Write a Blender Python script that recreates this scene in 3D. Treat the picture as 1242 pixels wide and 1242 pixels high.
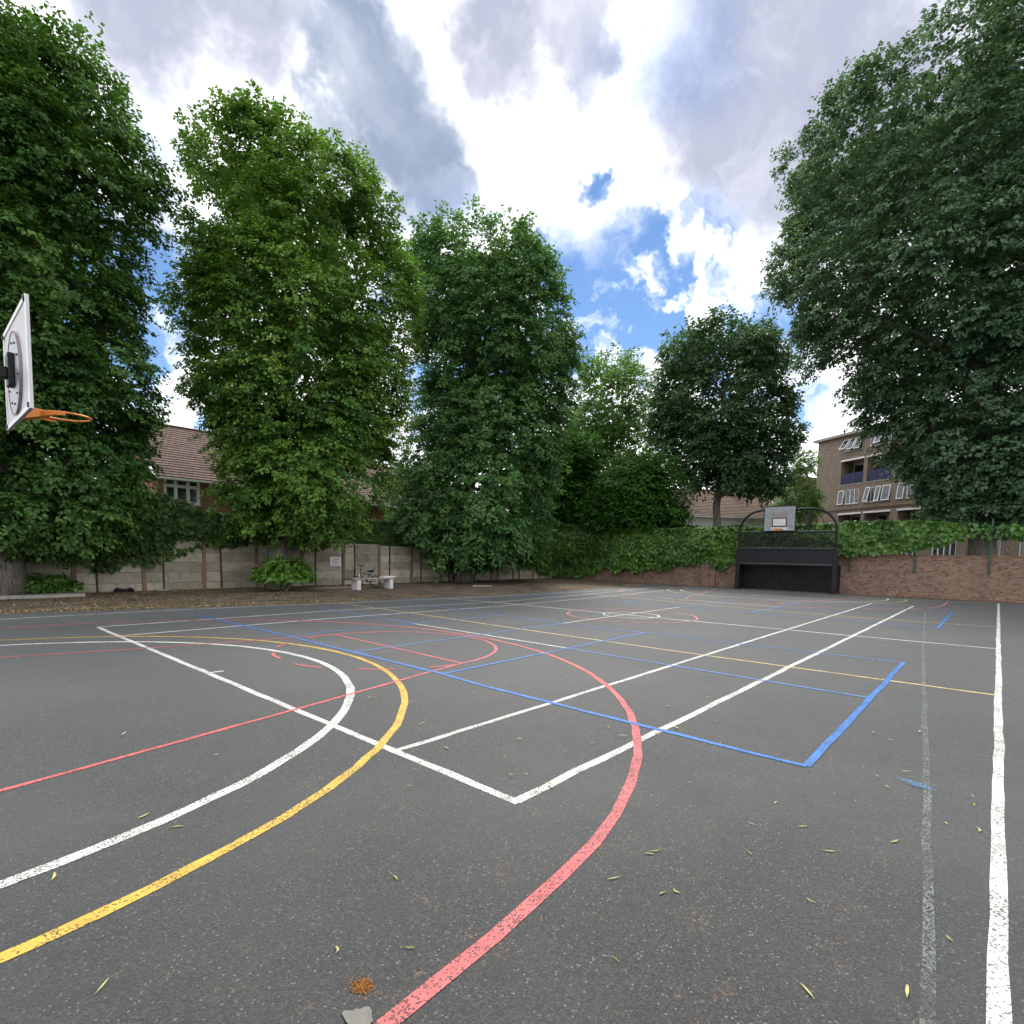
import bpy, math, random
import numpy as np
from mathutils import Matrix, Vector

for o in list(bpy.data.objects): bpy.data.objects.remove(o)
S = bpy.context.scene
COL = S.collection

# ------------------------------------------------------------------ camera
# x = along the court, y = across the court, z up (metres); the camera stands over the origin
F_PX, CY, PITCH, ROLL, YAW, CAM_H = 662.44, 722.45, .0748588, -.0186845, .725762, 1.66
cy_, sy_ = math.cos(YAW), math.sin(YAW)
FWD = np.array([cy_, sy_, 0.]); RGT = np.array([sy_, -cy_, 0.]); UP = np.array([0., 0., 1.])
cp, sp = math.cos(PITCH), math.sin(PITCH)
_f = FWD*cp - UP*sp
_d = -FWD*sp - UP*cp
_r2 = RGT*math.cos(ROLL) + _d*math.sin(ROLL)
_d2 = -RGT*math.sin(ROLL) + _d*math.cos(ROLL)
cam_data = bpy.data.cameras.new('camera')
cam = bpy.data.objects.new('camera', cam_data); COL.objects.link(cam)
m = Matrix.Identity(4)
for i in range(3):
    m[i][0] = _r2[i]; m[i][1] = -_d2[i]; m[i][2] = -_f[i]
m[2][3] = CAM_H
cam.matrix_world = m
cam_data.sensor_fit = 'HORIZONTAL'; cam_data.sensor_width = 36
cam_data.lens = F_PX/1242*36
cam_data.shift_y = (CY-621)/1242
cam_data.clip_start = .05; cam_data.clip_end = 3000
S.camera = cam

def ray(px, py):
    d = _r2*((px-621)/F_PX) + _d2*((py-CY)/F_PX) + _f
    return d
def ground(px, py, z=0):
    d = ray(px, py); t = (z-CAM_H)/d[2]; return d*t + UP*CAM_H
def at_depth(px, py, D):
    d = ray(px, py); t = D/(d@FWD); return d*t + UP*CAM_H
def place(px, D):
    """ground point seen at column px (near the horizon), at forward distance D"""
    p = at_depth(px, 675, D); return np.array([p[0], p[1], 0.])

# ------------------------------------------------------------------ sky and sun
SUN_DIR = ray(700, -170); SUN_DIR = SUN_DIR/np.linalg.norm(SUN_DIR)
SUN_EL = math.asin(SUN_DIR[2]); SUN_AZ = math.atan2(SUN_DIR[0], SUN_DIR[1])
world = bpy.data.worlds.new('World'); S.world = world; world.use_nodes = True
nt = world.node_tree; nt.nodes.clear()
def N(t, **kw):
    n = nt.nodes.new(t)
    for k, v in kw.items(): setattr(n, k, v)
    return n
def L(a, b): nt.links.new(a, b)
def wmath(op, a, b=None, clamp=False):
    n = N('ShaderNodeMath', operation=op, use_clamp=clamp)
    for i, q in enumerate((a, b)):
        if q is None: continue
        if isinstance(q, (int, float)): n.inputs[i].default_value = q
        else: L(q, n.inputs[i])
    return n.outputs[0]
def wramp(v, a, b, c=0., d=1.):
    n = N('ShaderNodeMapRange', interpolation_type='SMOOTHSTEP')
    L(v, n.inputs[0])
    for i, q in enumerate((a, b, c, d)): n.inputs[1+i].default_value = q
    return n.outputs[0]
tc = N('ShaderNodeTexCoord')
def wnoise(vec, scale, detail=6, rough=.55, off=(0, 0, 0)):
    mp = N('ShaderNodeMapping'); mp.inputs['Location'].default_value = off; L(vec, mp.inputs[0])
    n = N('ShaderNodeTexNoise'); n.inputs['Scale'].default_value = scale
    n.inputs['Detail'].default_value = detail; n.inputs['Roughness'].default_value = rough
    L(mp.outputs[0], n.inputs['Vector']); return n
DIR = tc.outputs['Generated']
# warp the direction so that every cloud edge billows
nz = wnoise(DIR, 5.5, 5, .66)
sub = N('ShaderNodeVectorMath', operation='SUBTRACT'); L(nz.outputs['Color'], sub.inputs[0]); sub.inputs[1].default_value = (.5, .5, .5)
scl = N('ShaderNodeVectorMath', operation='SCALE'); L(sub.outputs[0], scl.inputs[0]); scl.inputs['Scale'].default_value = .22
add = N('ShaderNodeVectorMath', operation='ADD'); L(DIR, add.inputs[0]); L(scl.outputs[0], add.inputs[1])
nrm = N('ShaderNodeVectorMath', operation='NORMALIZE'); L(add.outputs[0], nrm.inputs[0])
WD = nrm.outputs[0]
def blob(px, py, r, soft=.55):
    d = ray(px, py); d = d/np.linalg.norm(d)
    c2 = 1/(1+((px-621)/F_PX)**2+((py-CY)/F_PX)**2)
    a = r/F_PX*math.sqrt(c2)
    n = N('ShaderNodeVectorMath', operation='DOT_PRODUCT'); L(WD, n.inputs[0]); n.inputs[1].default_value = tuple(d)
    return wramp(n.outputs['Value'], math.cos(a*(1+soft)), math.cos(a*max(.05, 1-soft)))
def union(lst):
    o = lst[0]
    for q in lst[1:]: o = wmath('MAXIMUM', o, q)
    return o
gaps = union([blob(*q) for q in [(738, 213, 20), (800, 325, 62), (690, 360, 50), (740, 405, 95), (880, 355, 70), (655, 298, 40), (830, 400, 80), (860, 305, 45),
                                 (195, 345, 60), (200, 460, 55), (985, 490, 25), (930, 420, 60), (560, 420, 110), (60, 420, 160)]])
darks = union([blob(q[0], q[1], q[2], q[3]) for q in [(430, 60, 50, .5), (445, 115, 66, .45), (490, 185, 62, .45), (390, 95, 36, .6), (515, 230, 40, .5)]])
greys = union([blob(q[0], q[1], q[2], .5) for q in [(290, -35, 85), (170, -10, 75), (690, 15, 72), (718, 88, 40), (960, 60, 110),
                                                    (1060, 20, 190), (900, 180, 100), (850, 240, 60), (1180, 60, 200), (600, 30, 60), (900, 280, 60)]])
puff = wnoise(WD, 9, 3, .55, (3.1, 1.7, .4)).outputs['Fac']
broad = wnoise(DIR, 1.7, 1, .5, (7.3, 2.2, 5.1)).outputs['Fac']
fine = wnoise(WD, 6, 3, .6, (1.3, 9.2, 4.4)).outputs['Fac']
# clear air shows in the gaps between the puffs (and here and there all round the sky)
gap_all = wmath('MAXIMUM', gaps, wramp(broad, .70, .80))
clear = wmath('MULTIPLY', gap_all, wramp(puff, .58, .44))
cloud_fac = wmath('SUBTRACT', 1., clear, True)
grey_all = wmath('MULTIPLY', wmath('MAXIMUM', greys, wramp(broad, .32, .2, 0, .6)), wramp(fine, .25, .6, .55, 1.))
grey_all = wmath('MULTIPLY', grey_all, wmath('SUBTRACT', 1., wmath('MULTIPLY', gaps, .9), True))
sky = N('ShaderNodeTexSky', sky_type='NISHITA'); sky.sun_disc = False
sky.sun_elevation = SUN_EL; sky.sun_rotation = SUN_AZ
sky.air_density = 1.0; sky.dust_density = 0.; sky.ozone_density = 6.0
mixc = N('ShaderNodeMix', data_type='RGBA')
mixc.inputs[6].default_value = (1.0, 1.01, 1.04, 1); mixc.inputs[7].default_value = (.33, .35, .44, 1); L(grey_all, mixc.inputs[0])
mixd = N('ShaderNodeMix', data_type='RGBA')
L(wmath('MULTIPLY', darks, wramp(fine, .2, .7, .72, 1.)), mixd.inputs[0]); L(mixc.outputs[2], mixd.inputs[6]); mixd.inputs[7].default_value = (.20, .25, .35, 1)
bg_sky = N('ShaderNodeBackground'); L(sky.outputs[0], bg_sky.inputs[0]); bg_sky.inputs[1].default_value = .085
bg_cl = N('ShaderNodeBackground'); L(mixd.outputs[2], bg_cl.inputs[0]); bg_cl.inputs[1].default_value = 1.0
mixs = N('ShaderNodeMixShader'); L(cloud_fac, mixs.inputs[0]); L(bg_sky.outputs[0], mixs.inputs[1]); L(bg_cl.outputs[0], mixs.inputs[2])
world.cycles.sampling_method = 'MANUAL'; world.cycles.sample_map_resolution = 256
wo = N('ShaderNodeOutputWorld'); L(mixs.outputs[0], wo.inputs[0])

sun_d = bpy.data.lights.new('sun', 'SUN'); sun = bpy.data.objects.new('sun', sun_d); COL.objects.link(sun)
sun_d.energy = 2.3; sun_d.angle = math.radians(16); sun_d.color = (1, .965, .9)
sun.rotation_euler = Vector(SUN_DIR).to_track_quat('Z', 'Y').to_euler()
sun.location = (0, 0, 60)

S.view_settings.view_transform = 'Standard'; S.view_settings.look = 'None'
S.view_settings.gamma = 1; S.view_settings.exposure = 0.75
S.view_settings.use_curve_mapping = False
S.render.engine = 'CYCLES'
S.cycles.use_denoising = True; S.cycles.use_light_tree = False
S.cycles.use_adaptive_sampling = True; S.cycles.adaptive_threshold = .02
S.cycles.max_bounces = 5; S.cycles.diffuse_bounces = 3; S.cycles.glossy_bounces = 2; S.cycles.transmission_bounces = 2
S.cycles.caustics_reflective = False; S.cycles.caustics_refractive = False

# ------------------------------------------------------------------ helpers
rng = np.random.default_rng(11)
random.seed(5)
def link(o, parent=None):
    COL.objects.link(o)
    if parent is not None: o.parent = parent
    return o
def tag(o, label=None, cat=None, group=None, kind=None):
    if label: o['label'] = label
    if cat: o['category'] = cat
    if group: o['group'] = group
    if kind: o['kind'] = kind
    return o
def empty(name, loc=(0, 0, 0), rz=0., label=None, cat=None, group=None):
    o = bpy.data.objects.new(name, None); COL.objects.link(o)
    o.location = tuple(loc); o.rotation_euler = (0, 0, rz); o.empty_display_size = .2
    return tag(o, label, cat, group)
class MB:
    def __init__(s): s.v = []; s.f = []
    def add(s, vs, fs):
        b = len(s.v); s.v += [tuple(map(float, q)) for q in vs]; s.f += [tuple(b+i for i in q) for q in fs]; return s
    def box(s, x0, x1, y0, y1, z0, z1):
        return s.add([(x0, y0, z0), (x1, y0, z0), (x1, y1, z0), (x0, y1, z0), (x0, y0, z1), (x1, y0, z1), (x1, y1, z1), (x0, y1, z1)],
                     [(0, 3, 2, 1), (4, 5, 6, 7), (0, 1, 5, 4), (1, 2, 6, 5), (2, 3, 7, 6), (3, 0, 4, 7)])
    def quad(s, *p): return s.add(p, [tuple(range(len(p)))])
    def tube(s, pts, rad, n=8, closed=False):
        pts = [Vector(p) for p in pts]; k = len(pts)
        rad = [rad]*k if isinstance(rad, (int, float)) else rad
        vs = []; fs = []; ref = None
        for i, p in enumerate(pts):
            if closed: t = pts[(i+1) % k]-pts[i-1]
            else: t = pts[min(i+1, k-1)]-pts[max(i-1, 0)]
            t.normalize()
            if ref is None:
                ref = Vector((0, 0, 1)) if abs(t.z) < .9 else Vector((1, 0, 0))
            a = (ref-t*ref.dot(t)).normalized(); b = t.cross(a); ref = a
            for j in range(n):
                q = 2*math.pi*j/n; vs.append(p+a*(rad[i]*math.cos(q))+b*(rad[i]*math.sin(q)))
        for i in range(k if closed else k-1):
            i2 = (i+1) % k
            for j in range(n): fs.append((i*n+j, i*n+(j+1) % n, i2*n+(j+1) % n, i2*n+j))
        if not closed: fs.append(tuple(range(n-1, -1, -1))); fs.append(tuple((k-1)*n+j for j in range(n)))
        return s.add(vs, fs)
    def build(s, name, mat, parent=None, smooth=False, bevel=0):
        me = bpy.data.meshes.new(name); me.from_pydata(s.v, [], s.f); me.validate(); me.update()
        if mat: me.materials.append(mat)
        if smooth: me.polygons.foreach_set('use_smooth', [True]*len(me.polygons))
        o = bpy.data.objects.new(name, me); link(o, parent)
        if bevel:
            b = o.modifiers.new('bevel', 'BEVEL'); b.width = bevel; b.segments = 2; b.limit_method = 'ANGLE'
        return o
def np_mesh(name, V, Fq, mat, parent=None, tint=None):
    me = bpy.data.meshes.new(name); nv, (nf, k) = len(V), Fq.shape
    me.vertices.add(nv); me.vertices.foreach_set('co', V.astype(np.float32).ravel())
    me.loops.add(nf*k); me.loops.foreach_set('vertex_index', Fq.astype(np.int32).ravel())
    me.polygons.add(nf); me.polygons.foreach_set('loop_start', np.arange(0, nf*k, k, dtype=np.int32))
    me.update(calc_edges=True)
    if tint is not None:
        a = me.attributes.new('tint', 'FLOAT', 'POINT'); a.data.foreach_set('value', tint.astype(np.float32))
    me.materials.append(mat)
    o = bpy.data.objects.new(name, me); return link(o, parent)
def unit(a): return a/np.maximum(np.linalg.norm(a, axis=-1, keepdims=True), 1e-9)
def leaf_mesh(name, pos, nrm, dr, ln, wd, tint, mat, parent=None, wide=False):
    """one folded blade per leaf: four (or, for lobed ivy, six) corners"""
    nrm = unit(nrm); dr = unit(dr-nrm*(dr*nrm).sum(1, keepdims=True)); sd = np.cross(nrm, dr)
    l = ln[:, None]; w = wd[:, None]; n = len(pos)
    if wide:
        P = [pos-dr*l*.05, pos+dr*l*.18+sd*w*.5+nrm*w*.10, pos+dr*l*.62+sd*w*.36+nrm*w*.04, pos+dr*l-nrm*l*.14,
             pos+dr*l*.62-sd*w*.36+nrm*w*.04, pos+dr*l*.18-sd*w*.5+nrm*w*.10]
        V = np.stack(P, 1).reshape(-1, 3); b = np.arange(n)[:, None]*6
        Fq = np.concatenate([b+np.array([[0, 3, 2, 1]]), b+np.array([[0, 5, 4, 3]])]); k = 6
    else:
        P = [pos, pos+dr*l*.45+sd*w*.5+nrm*w*.16, pos+dr*l-nrm*l*.12, pos+dr*l*.45-sd*w*.5+nrm*w*.16]
        V = np.stack(P, 1).reshape(-1, 3); Fq = np.arange(n*4).reshape(-1, 4); k = 4
    return np_mesh(name, V, Fq, mat, parent, np.repeat(tint, k))

# ------------------------------------------------------------------ materials
class Mat:
    def __init__(s, name):
        s.m = bpy.data.materials.new(name); s.m.use_nodes = True; s.t = s.m.node_tree; s.t.nodes.clear()
        s.out = s.n('ShaderNodeOutputMaterial'); s.co = s.n('ShaderNodeTexCoord')
    def n(s, t, **kw):
        q = s.t.nodes.new(t)
        for k, v in kw.items(): setattr(q, k, v)
        return q
    def l(s, a, b): s.t.links.new(a, b)
    def set(s, sock, v):
        if hasattr(v, 'default_value') or hasattr(v, 'is_linked'): s.l(v, sock)
        else: sock.default_value = v if not isinstance(v, tuple) or len(v) == 4 or sock.type != 'RGBA' else (*v, 1)
    def noise(s, scale, detail=4, rough=.55, vec=None, out='Fac'):
        q = s.n('ShaderNodeTexNoise'); q.inputs['Scale'].default_value = scale; q.inputs['Detail'].default_value = detail
        q.inputs['Roughness'].default_value = rough; s.l(vec or s.co.outputs['Object'], q.inputs['Vector']); return q.outputs[out]
    def voro(s, scale, out='Color', vec=None):
        q = s.n('ShaderNodeTexVoronoi'); q.inputs['Scale'].default_value = scale; s.l(vec or s.co.outputs['Object'], q.inputs['Vector']); return q.outputs[out]
    def ramp(s, v, a, b, c=0., d=1.):
        q = s.n('ShaderNodeMapRange', interpolation_type='SMOOTHSTEP'); s.l(v, q.inputs[0])
        for i, w in enumerate((a, b, c, d)): q.inputs[1+i].default_value = w
        return q.outputs[0]
    def math(s, op, a, b=0., clamp=False):
        q = s.n('ShaderNodeMath', operation=op, use_clamp=clamp); s.set(q.inputs[0], a); s.set(q.inputs[1], b); return q.outputs[0]
    def mix(s, f, a, b, mode='MIX'):
        q = s.n('ShaderNodeMix', data_type='RGBA', blend_type=mode); s.set(q.inputs[0], f); s.set(q.inputs[6], a); s.set(q.inputs[7], b); return q.outputs[2]
    def bump(s, h, strength=.3, dist=.01):
        q = s.n('ShaderNodeBump'); q.inputs['Strength'].default_value = strength; q.inputs['Distance'].default_value = dist; s.l(h, q.inputs['Height']); return q.outputs[0]
    def pbr(s, color, rough=.7, spec=.3, metal=0., normal=None):
        q = s.n('ShaderNodeBsdfPrincipled'); s.set(q.inputs['Base Color'], color); s.set(q.inputs['Roughness'], rough)
        q.inputs['Specular IOR Level'].default_value = spec; q.inputs['Metallic'].default_value = metal
        if normal is not None: s.l(normal, q.inputs['Normal'])
        return q.outputs[0]
    def done(s, sh): s.l(sh, s.out.inputs[0]); return s.m
def simple(name, col, rough=.6, spec=.35, metal=0., vary=.25, scale=6.):
    a = Mat(name); n1 = a.noise(scale, 6, .65)
    c = a.mix(a.ramp(n1, .25, .75), tuple(q*(1-vary) for q in col), tuple(min(1, q*(1+vary)) for q in col))
    return a.done(a.pbr(c, a.ramp(n1, .2, .8, max(.05, rough-.1), min(1, rough+.1)), spec, metal, a.bump(a.noise(scale*12, 3), .12, .004)))

def asphalt_nodes(a, dark=1.0, litter=0.0):
    P = a.co.outputs['Object']
    cell = a.voro(120, 'Color'); sepn = a.n('ShaderNodeSeparateColor'); a.l(cell, sepn.inputs[0])
    dist = a.voro(120, 'Distance')
    c = a.mix(a.ramp(sepn.outputs[0], .1, 1.), (.010*dark, .0112*dark, .0105*dark), (.049*dark, .052*dark, .049*dark))
    c = a.mix(a.ramp(sepn.outputs[1], .955, .99), c, (.17*dark, .165*dark, .145*dark))
    c = a.mix(a.ramp(dist, .35, .65, 0, .75), c, (.010, .010, .011))
    # broad weathering and dust, feet-worn areas and old seams
    w1 = a.noise(.35, 3, .6); w2 = a.noise(2.3, 4, .65)
    c = a.mix(a.ramp(w1, .38, .66, 0, .45), c, (.050, .053, .050))
    c = a.mix(a.ramp(w2, .5, .75, 0, .5), c, (.016, .017, .017))
    w3 = a.noise(3.5, 4, .7); w4 = a.noise(42, 2, .6)
    rust = a.math('MULTIPLY', a.ramp(w3, .54, .70), a.ramp(w4, .54, .66))
    c = a.mix(a.math('MULTIPLY', rust, .7), c, (.18, .095, .055))
    big = a.noise(.13, 3, .5); c = a.mix(a.ramp(big, .40, .62, 0, .30), c, (.024, .025, .025))
    # hairline cracks, only here and there
    wp = a.n('ShaderNodeVectorMath', operation='ADD'); a.l(P, wp.inputs[0]); nc = a.n('ShaderNodeVectorMath', operation='SCALE'); a.l(a.noise(1.6, 3, .6, None, 'Color'), nc.inputs[0]); nc.inputs['Scale'].default_value = .9; a.l(nc.outputs[0], wp.inputs[1])
    vd = a.n('ShaderNodeTexVoronoi', feature='DISTANCE_TO_EDGE'); vd.inputs['Scale'].default_value = .23; a.l(wp.outputs[0], vd.inputs['Vector'])
    crack = a.math('MULTIPLY', a.ramp(vd.outputs['Distance'], .0015, .0005), a.ramp(big, .46, .58)); c = a.mix(a.math('MULTIPLY', crack, .8), c, (.008, .008, .008))
    if litter:
        l1 = a.noise(1.1, 6, .65); l2 = a.noise(30, 5, .7)
        c = a.mix(a.ramp(l1, .35, .6, .25*litter, .8*litter), c, (.145, .112, .082))
        c = a.mix(a.math('MULTIPLY', a.ramp(l2, .52, .62), a.ramp(l1, .36, .58)), c, (.22, .155, .085))
    h = a.math('ADD', dist, a.math('MULTIPLY', a.noise(300, 2), .4))
    return c, h
a = Mat('asphalt'); c, h = asphalt_nodes(a)
M_ASPH = a.done(a.pbr(c, .72, .4, 0, a.bump(h, .45, .004)))
_p = [q for q in a.t.nodes if q.type == 'BSDF_PRINCIPLED'][0]; _p.inputs['Sheen Weight'].default_value = .12; _p.inputs['Sheen Roughness'].default_value = .45; _p.inputs['Sheen Tint'].default_value = (.9, .95, 1, 1)
a = Mat('asphalt_dirty'); c, h = asphalt_nodes(a, 1.0, 1.)
M_APRON = a.done(a.pbr(c, .9, .2, 0, a.bump(h, .5, .006)))
a = Mat('far_soil'); M_SOIL = a.done(a.pbr(a.mix(a.ramp(a.noise(.2, 6), .35, .65), (.05, .06, .025), (.09, .075, .05)), .95, .1))
def paint(name, col, wear=.25, fade=0.):
    a = Mat(name); c, h = asphalt_nodes(a)
    cell = a.voro(120, 'Color'); sepn = a.n('ShaderNodeSeparateColor'); a.l(cell, sepn.inputs[0])
    w = a.math('ADD', a.math('MULTIPLY', sepn.outputs[2], .62), a.math('MULTIPLY', a.noise(3.2, 3, .7), .75))
    tone = a.mix(a.ramp(a.noise(4, 4, .7), .3, .7), tuple(q*.68 for q in col), col)
    f = a.ramp(w, 1.10-wear*.8, 1.22-wear*.8, 0, 1.)
    f = a.math('MAXIMUM', a.math('MULTIPLY', f, .85), fade)
    if fade: f = a.math('MAXIMUM', f, a.ramp(sepn.outputs[1], .35, .9, fade, .95))
    return a.done(a.pbr(a.mix(f, tone, c), .62, .35, 0, a.bump(h, .35, .005)))
M_WHITE = paint('white_paint', (.60, .60, .58), .34)
M_RED = paint('red_paint', (.58, .125, .13), .38)
M_YEL = paint('yellow_paint', (.60, .385, .06), .36)
M_BLUE = paint('blue_paint', (.045, .18, .52), .36)
M_WHITE2 = paint('thin_white_paint', (.72, .72, .70), .3, .0)
M_RED2 = paint('thin_red_paint', (.62, .22, .20), .3, .0)
M_YEL2 = paint('thin_yellow_paint', (.64, .50, .22), .3, .0)
M_BLUE2 = paint('thin_blue_paint', (.10, .24, .56), .3, .0)
def ghost(name, col, lo, hi):
    a = Mat(name); p = a.pbr(col, .7, .3); tr = a.n('ShaderNodeBsdfTransparent'); cell = a.voro(120, 'Color'); sepn = a.n('ShaderNodeSeparateColor'); a.l(cell, sepn.inputs[0])
    w = a.math('MULTIPLY', a.ramp(sepn.outputs[0], .15, .95), a.ramp(a.noise(2.6, 4, .7), .30, .66, lo, hi)); mx = a.n('ShaderNodeMixShader')
    a.l(w, mx.inputs[0]); a.l(tr.outputs[0], mx.inputs[1]); a.l(p, mx.inputs[2]); return a.done(mx.outputs[0])
M_FAINT = ghost('worn_white_paint', (.27, .31, .28), .08, .62)
M_SMUDGE = ghost('blue_chalk', (.04, .30, .62), .5, 1.)

def leafmat(name, dark, light, trans=.3, rough=.55, spec=.25):
    a = Mat(name); at = a.n('ShaderNodeAttribute', attribute_name='tint')
    c = a.mix(at.outputs['Fac'], dark, light)
    p = a.pbr(c, rough, spec)
    t = a.n('ShaderNodeBsdfTranslucent')
    a.l(a.mix(.5, c, (light[0]*1.1, light[1]*1.25, light[2]*.55)), t.inputs[0])
    mx = a.n('ShaderNodeMixShader'); mx.inputs[0].default_value = trans; a.l(p, mx.inputs[1]); a.l(t.outputs[0], mx.inputs[2])
    return a.done(mx.outputs[0])
M_LIME = leafmat('lime_leaf', (0.036, 0.112, 0.020), (0.205, 0.355, 0.062), .32)
M_LIME2 = leafmat('lime_leaf_dark', (0.028, 0.088, 0.020), (0.135, 0.262, 0.058), .30)
M_LIME3 = leafmat('lime_leaf_cool', (0.034, 0.110, 0.034), (0.165, 0.315, 0.100), .32)
M_PLANE = leafmat('plane_leaf', (.036, .092, .046), (.175, .285, .155), .28)
M_ASH = leafmat('ash_leaf', (0.028, 0.080, 0.032), (0.115, 0.205, 0.085), .28)
M_PALE = leafmat('pale_leaf', (0.055, 0.135, 0.032), (0.165, 0.300, 0.075), .36)
M_HEDGE = leafmat('hedge_leaf', (0.024, 0.066, 0.016), (0.105, 0.185, 0.042), .22)
M_BUSH = leafmat('bush_leaf', (.018, .068, .012), (.060, .150, .024), .25, .7, .06)
M_IVY = leafmat('ivy_leaf', (0.034, 0.105, 0.018), (0.165, 0.320, 0.055), .25, .42, .45)
M_SHRUB = leafmat('shrub_leaf', (0.050, 0.135, 0.020), (0.190, 0.360, 0.055), .3, .42, .45)
M_DRY = leafmat('dry_leaf', (.15, .095, .05), (.52, .40, .22), .1, .8, .15)
M_FALLEN = leafmat('fallen_leaf', (.30, .29, .10), (.52, .48, .22), .1, .6, .3)
def bark():
    a = Mat('bark'); mp = a.n('ShaderNodeMapping'); mp.inputs['Scale'].default_value = (5, 5, .9); a.l(a.co.outputs['Object'], mp.inputs[0])
    n1 = a.noise(3, 8, .7, mp.outputs[0]); c = a.mix(a.ramp(n1, .3, .7), (.085, .076, .064), (.30, .28, .24))
    c = a.mix(a.ramp(a.noise(1.2, 4), .5, .7, 0, .5), c, (.07, .085, .05))
    return a.done(a.pbr(c, .9, .15, 0, a.bump(n1, .9, .03)))
M_BARK = bark()
def concrete(name, c0, c1, dirt=.5):
    a = Mat(name); info = a.n('ShaderNodeObjectInfo')
    mp = a.n('ShaderNodeVectorMath', operation='ADD'); a.l(a.co.outputs['Object'], mp.inputs[0])
    cx = a.n('ShaderNodeCombineXYZ'); r = a.math('MULTIPLY', info.outputs['Random'], 40.); a.l(r, cx.inputs[0]); a.l(r, cx.inputs[2]); a.l(cx.outputs[0], mp.inputs[1])
    v = mp.outputs[0]
    c = a.mix(info.outputs['Random'], c0, c1)
    c = a.mix(a.ramp(a.noise(2.2, 7, .65, v), .42, .72, 0, dirt), c, (.055, .058, .045))
    st = a.n('ShaderNodeMapping'); st.inputs['Scale'].default_value = (7, 7, .8); a.l(v, st.inputs[0])
    c = a.mix(a.ramp(a.noise(1.5, 6, .7, st.outputs[0]), .5, .75, 0, dirt), c, (.045, .045, .038))
    return a.done(a.pbr(c, .92, .15, 0, a.bump(a.noise(45, 5, .7, v), .35, .006)))
M_BOARD = concrete('fence_concrete', (.28, .26, .205), (.50, .46, .375), .45)
M_POST = concrete('fence_post', (.20, .125, .080), (.27, .175, .115), .4)
M_JOINT = concrete('fence_joint', (.060, .048, .040), (.085, .065, .052), .4)
M_SLAB = concrete('slab_concrete', (.30, .29, .26), (.36, .35, .32), .4)
M_CHALK = concrete('bench_block', (.62, .62, .62), (.72, .72, .72), .18)
def brick(name, c1, c2, mortar, bw=.225, bh=.075, axis='x', stain=.35):
    a = Mat(name); P = a.co.outputs['Object']
    sx = a.n('ShaderNodeSeparateXYZ'); a.l(P, sx.inputs[0]); cx = a.n('ShaderNodeCombineXYZ')
    a.l(a.math('ADD', sx.outputs[0], sx.outputs[1]), cx.inputs[0]); a.l(sx.outputs[2], cx.inputs[1])
    b = a.n('ShaderNodeTexBrick'); a.l(cx.outputs[0], b.inputs['Vector'])
    b.inputs['Scale'].default_value = 1; b.inputs['Brick Width'].default_value = bw; b.inputs['Row Height'].default_value = bh
    b.inputs['Mortar Size'].default_value = .011; b.inputs['Bias'].default_value = 0; b.offset = .5
    for k, q in (('Color1', c1), ('Color2', c2), ('Mortar', mortar)): b.inputs[k].default_value = (*q, 1)
    c = b.outputs['Color']
    wv = a.n('ShaderNodeTexWhiteNoise', noise_dimensions='2D')
    fl = a.n('ShaderNodeVectorMath', operation='SNAP'); a.l(cx.outputs[0], fl.inputs[0]); fl.inputs[1].default_value = (bw/2, bh, 1); a.l(fl.outputs[0], wv.inputs['Vector'])
    c = a.mix(a.ramp(wv.outputs['Value'], .55, 1., 0, .55), c, tuple(q*.45 for q in c1))
    c = a.mix(a.ramp(a.noise(.9, 6, .65), .42, .72, 0, stain), c, (.10, .085, .07))
    c = a.mix(a.ramp(a.noise(.5, 4, .6), .55, .75, 0, stain), c, (.33, .22, .16))
    return a.done(a.pbr(c, .92, .12, 0, a.bump(b.outputs['Fac'], -.5, .012)))
M_WALL = brick('wall_brick', (.19, .100, .070), (.31, .180, .122), (.29, .25, .21))
M_APT = brick('flats_brick', (.255, .188, .148), (.325, .245, .198), (.31, .275, .235), stain=.15)
M_HOUSE = brick('house_brick', (.28, .10, .06), (.36, .15, .085), (.26, .21, .17), stain=.15)
def tiles(name, c1, c2):
    a = Mat(name); b = a.n('ShaderNodeTexBrick'); sx = a.n('ShaderNodeSeparateXYZ'); a.l(a.co.outputs['Object'], sx.inputs[0])
    cx = a.n('ShaderNodeCombineXYZ'); a.l(sx.outputs[0], cx.inputs[0]); a.l(sx.outputs[1], cx.inputs[1]); a.l(cx.outputs[0], b.inputs['Vector'])
    b.inputs['Scale'].default_value = 1; b.inputs['Brick Width'].default_value = .3; b.inputs['Row Height'].default_value = .34; b.inputs['Mortar Size'].default_value = .012
    for k, q in (('Color1', c1), ('Color2', c2), ('Mortar', tuple(q*.35 for q in c1))): b.inputs[k].default_value = (*q, 1)
    c = a.mix(a.ramp(a.noise(1.3, 7, .7), .4, .75, 0, .45), b.outputs['Color'], (.16, .13, .11))
    return a.done(a.pbr(c, .88, .15, 0, a.bump(b.outputs['Fac'], -.5, .02)))
M_TILE = tiles('roof_tile', (.135, .090, .078), (.185, .125, .105))
M_TILE2 = tiles('roof_tile_brown', (.16, .11, .088), (.21, .145, .115))
M_UPVC = simple('white_upvc', (.84, .85, .86), .35, .4, 0, .05)
M_RENDER = simple('white_render', (.66, .66, .64), .8, .2, 0, .1, 1.5)
M_BLACK = simple('black_metal', (.012, .013, .016), .5, .3, 0., .3, 8)
M_GREEN = simple('green_metal', (.035, .085, .055), .5, .4, .2, .2, 8)
M_ORANGE = simple('orange_metal', (.62, .20, .025), .42, .45, .1, .15, 9)
M_GALV = simple('galvanised', (.36, .38, .40), .45, .5, .6, .2, 9)
M_BDWHITE = simple('board_white', (.62, .62, .63), .5, .35, 0, .12, 3)
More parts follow.
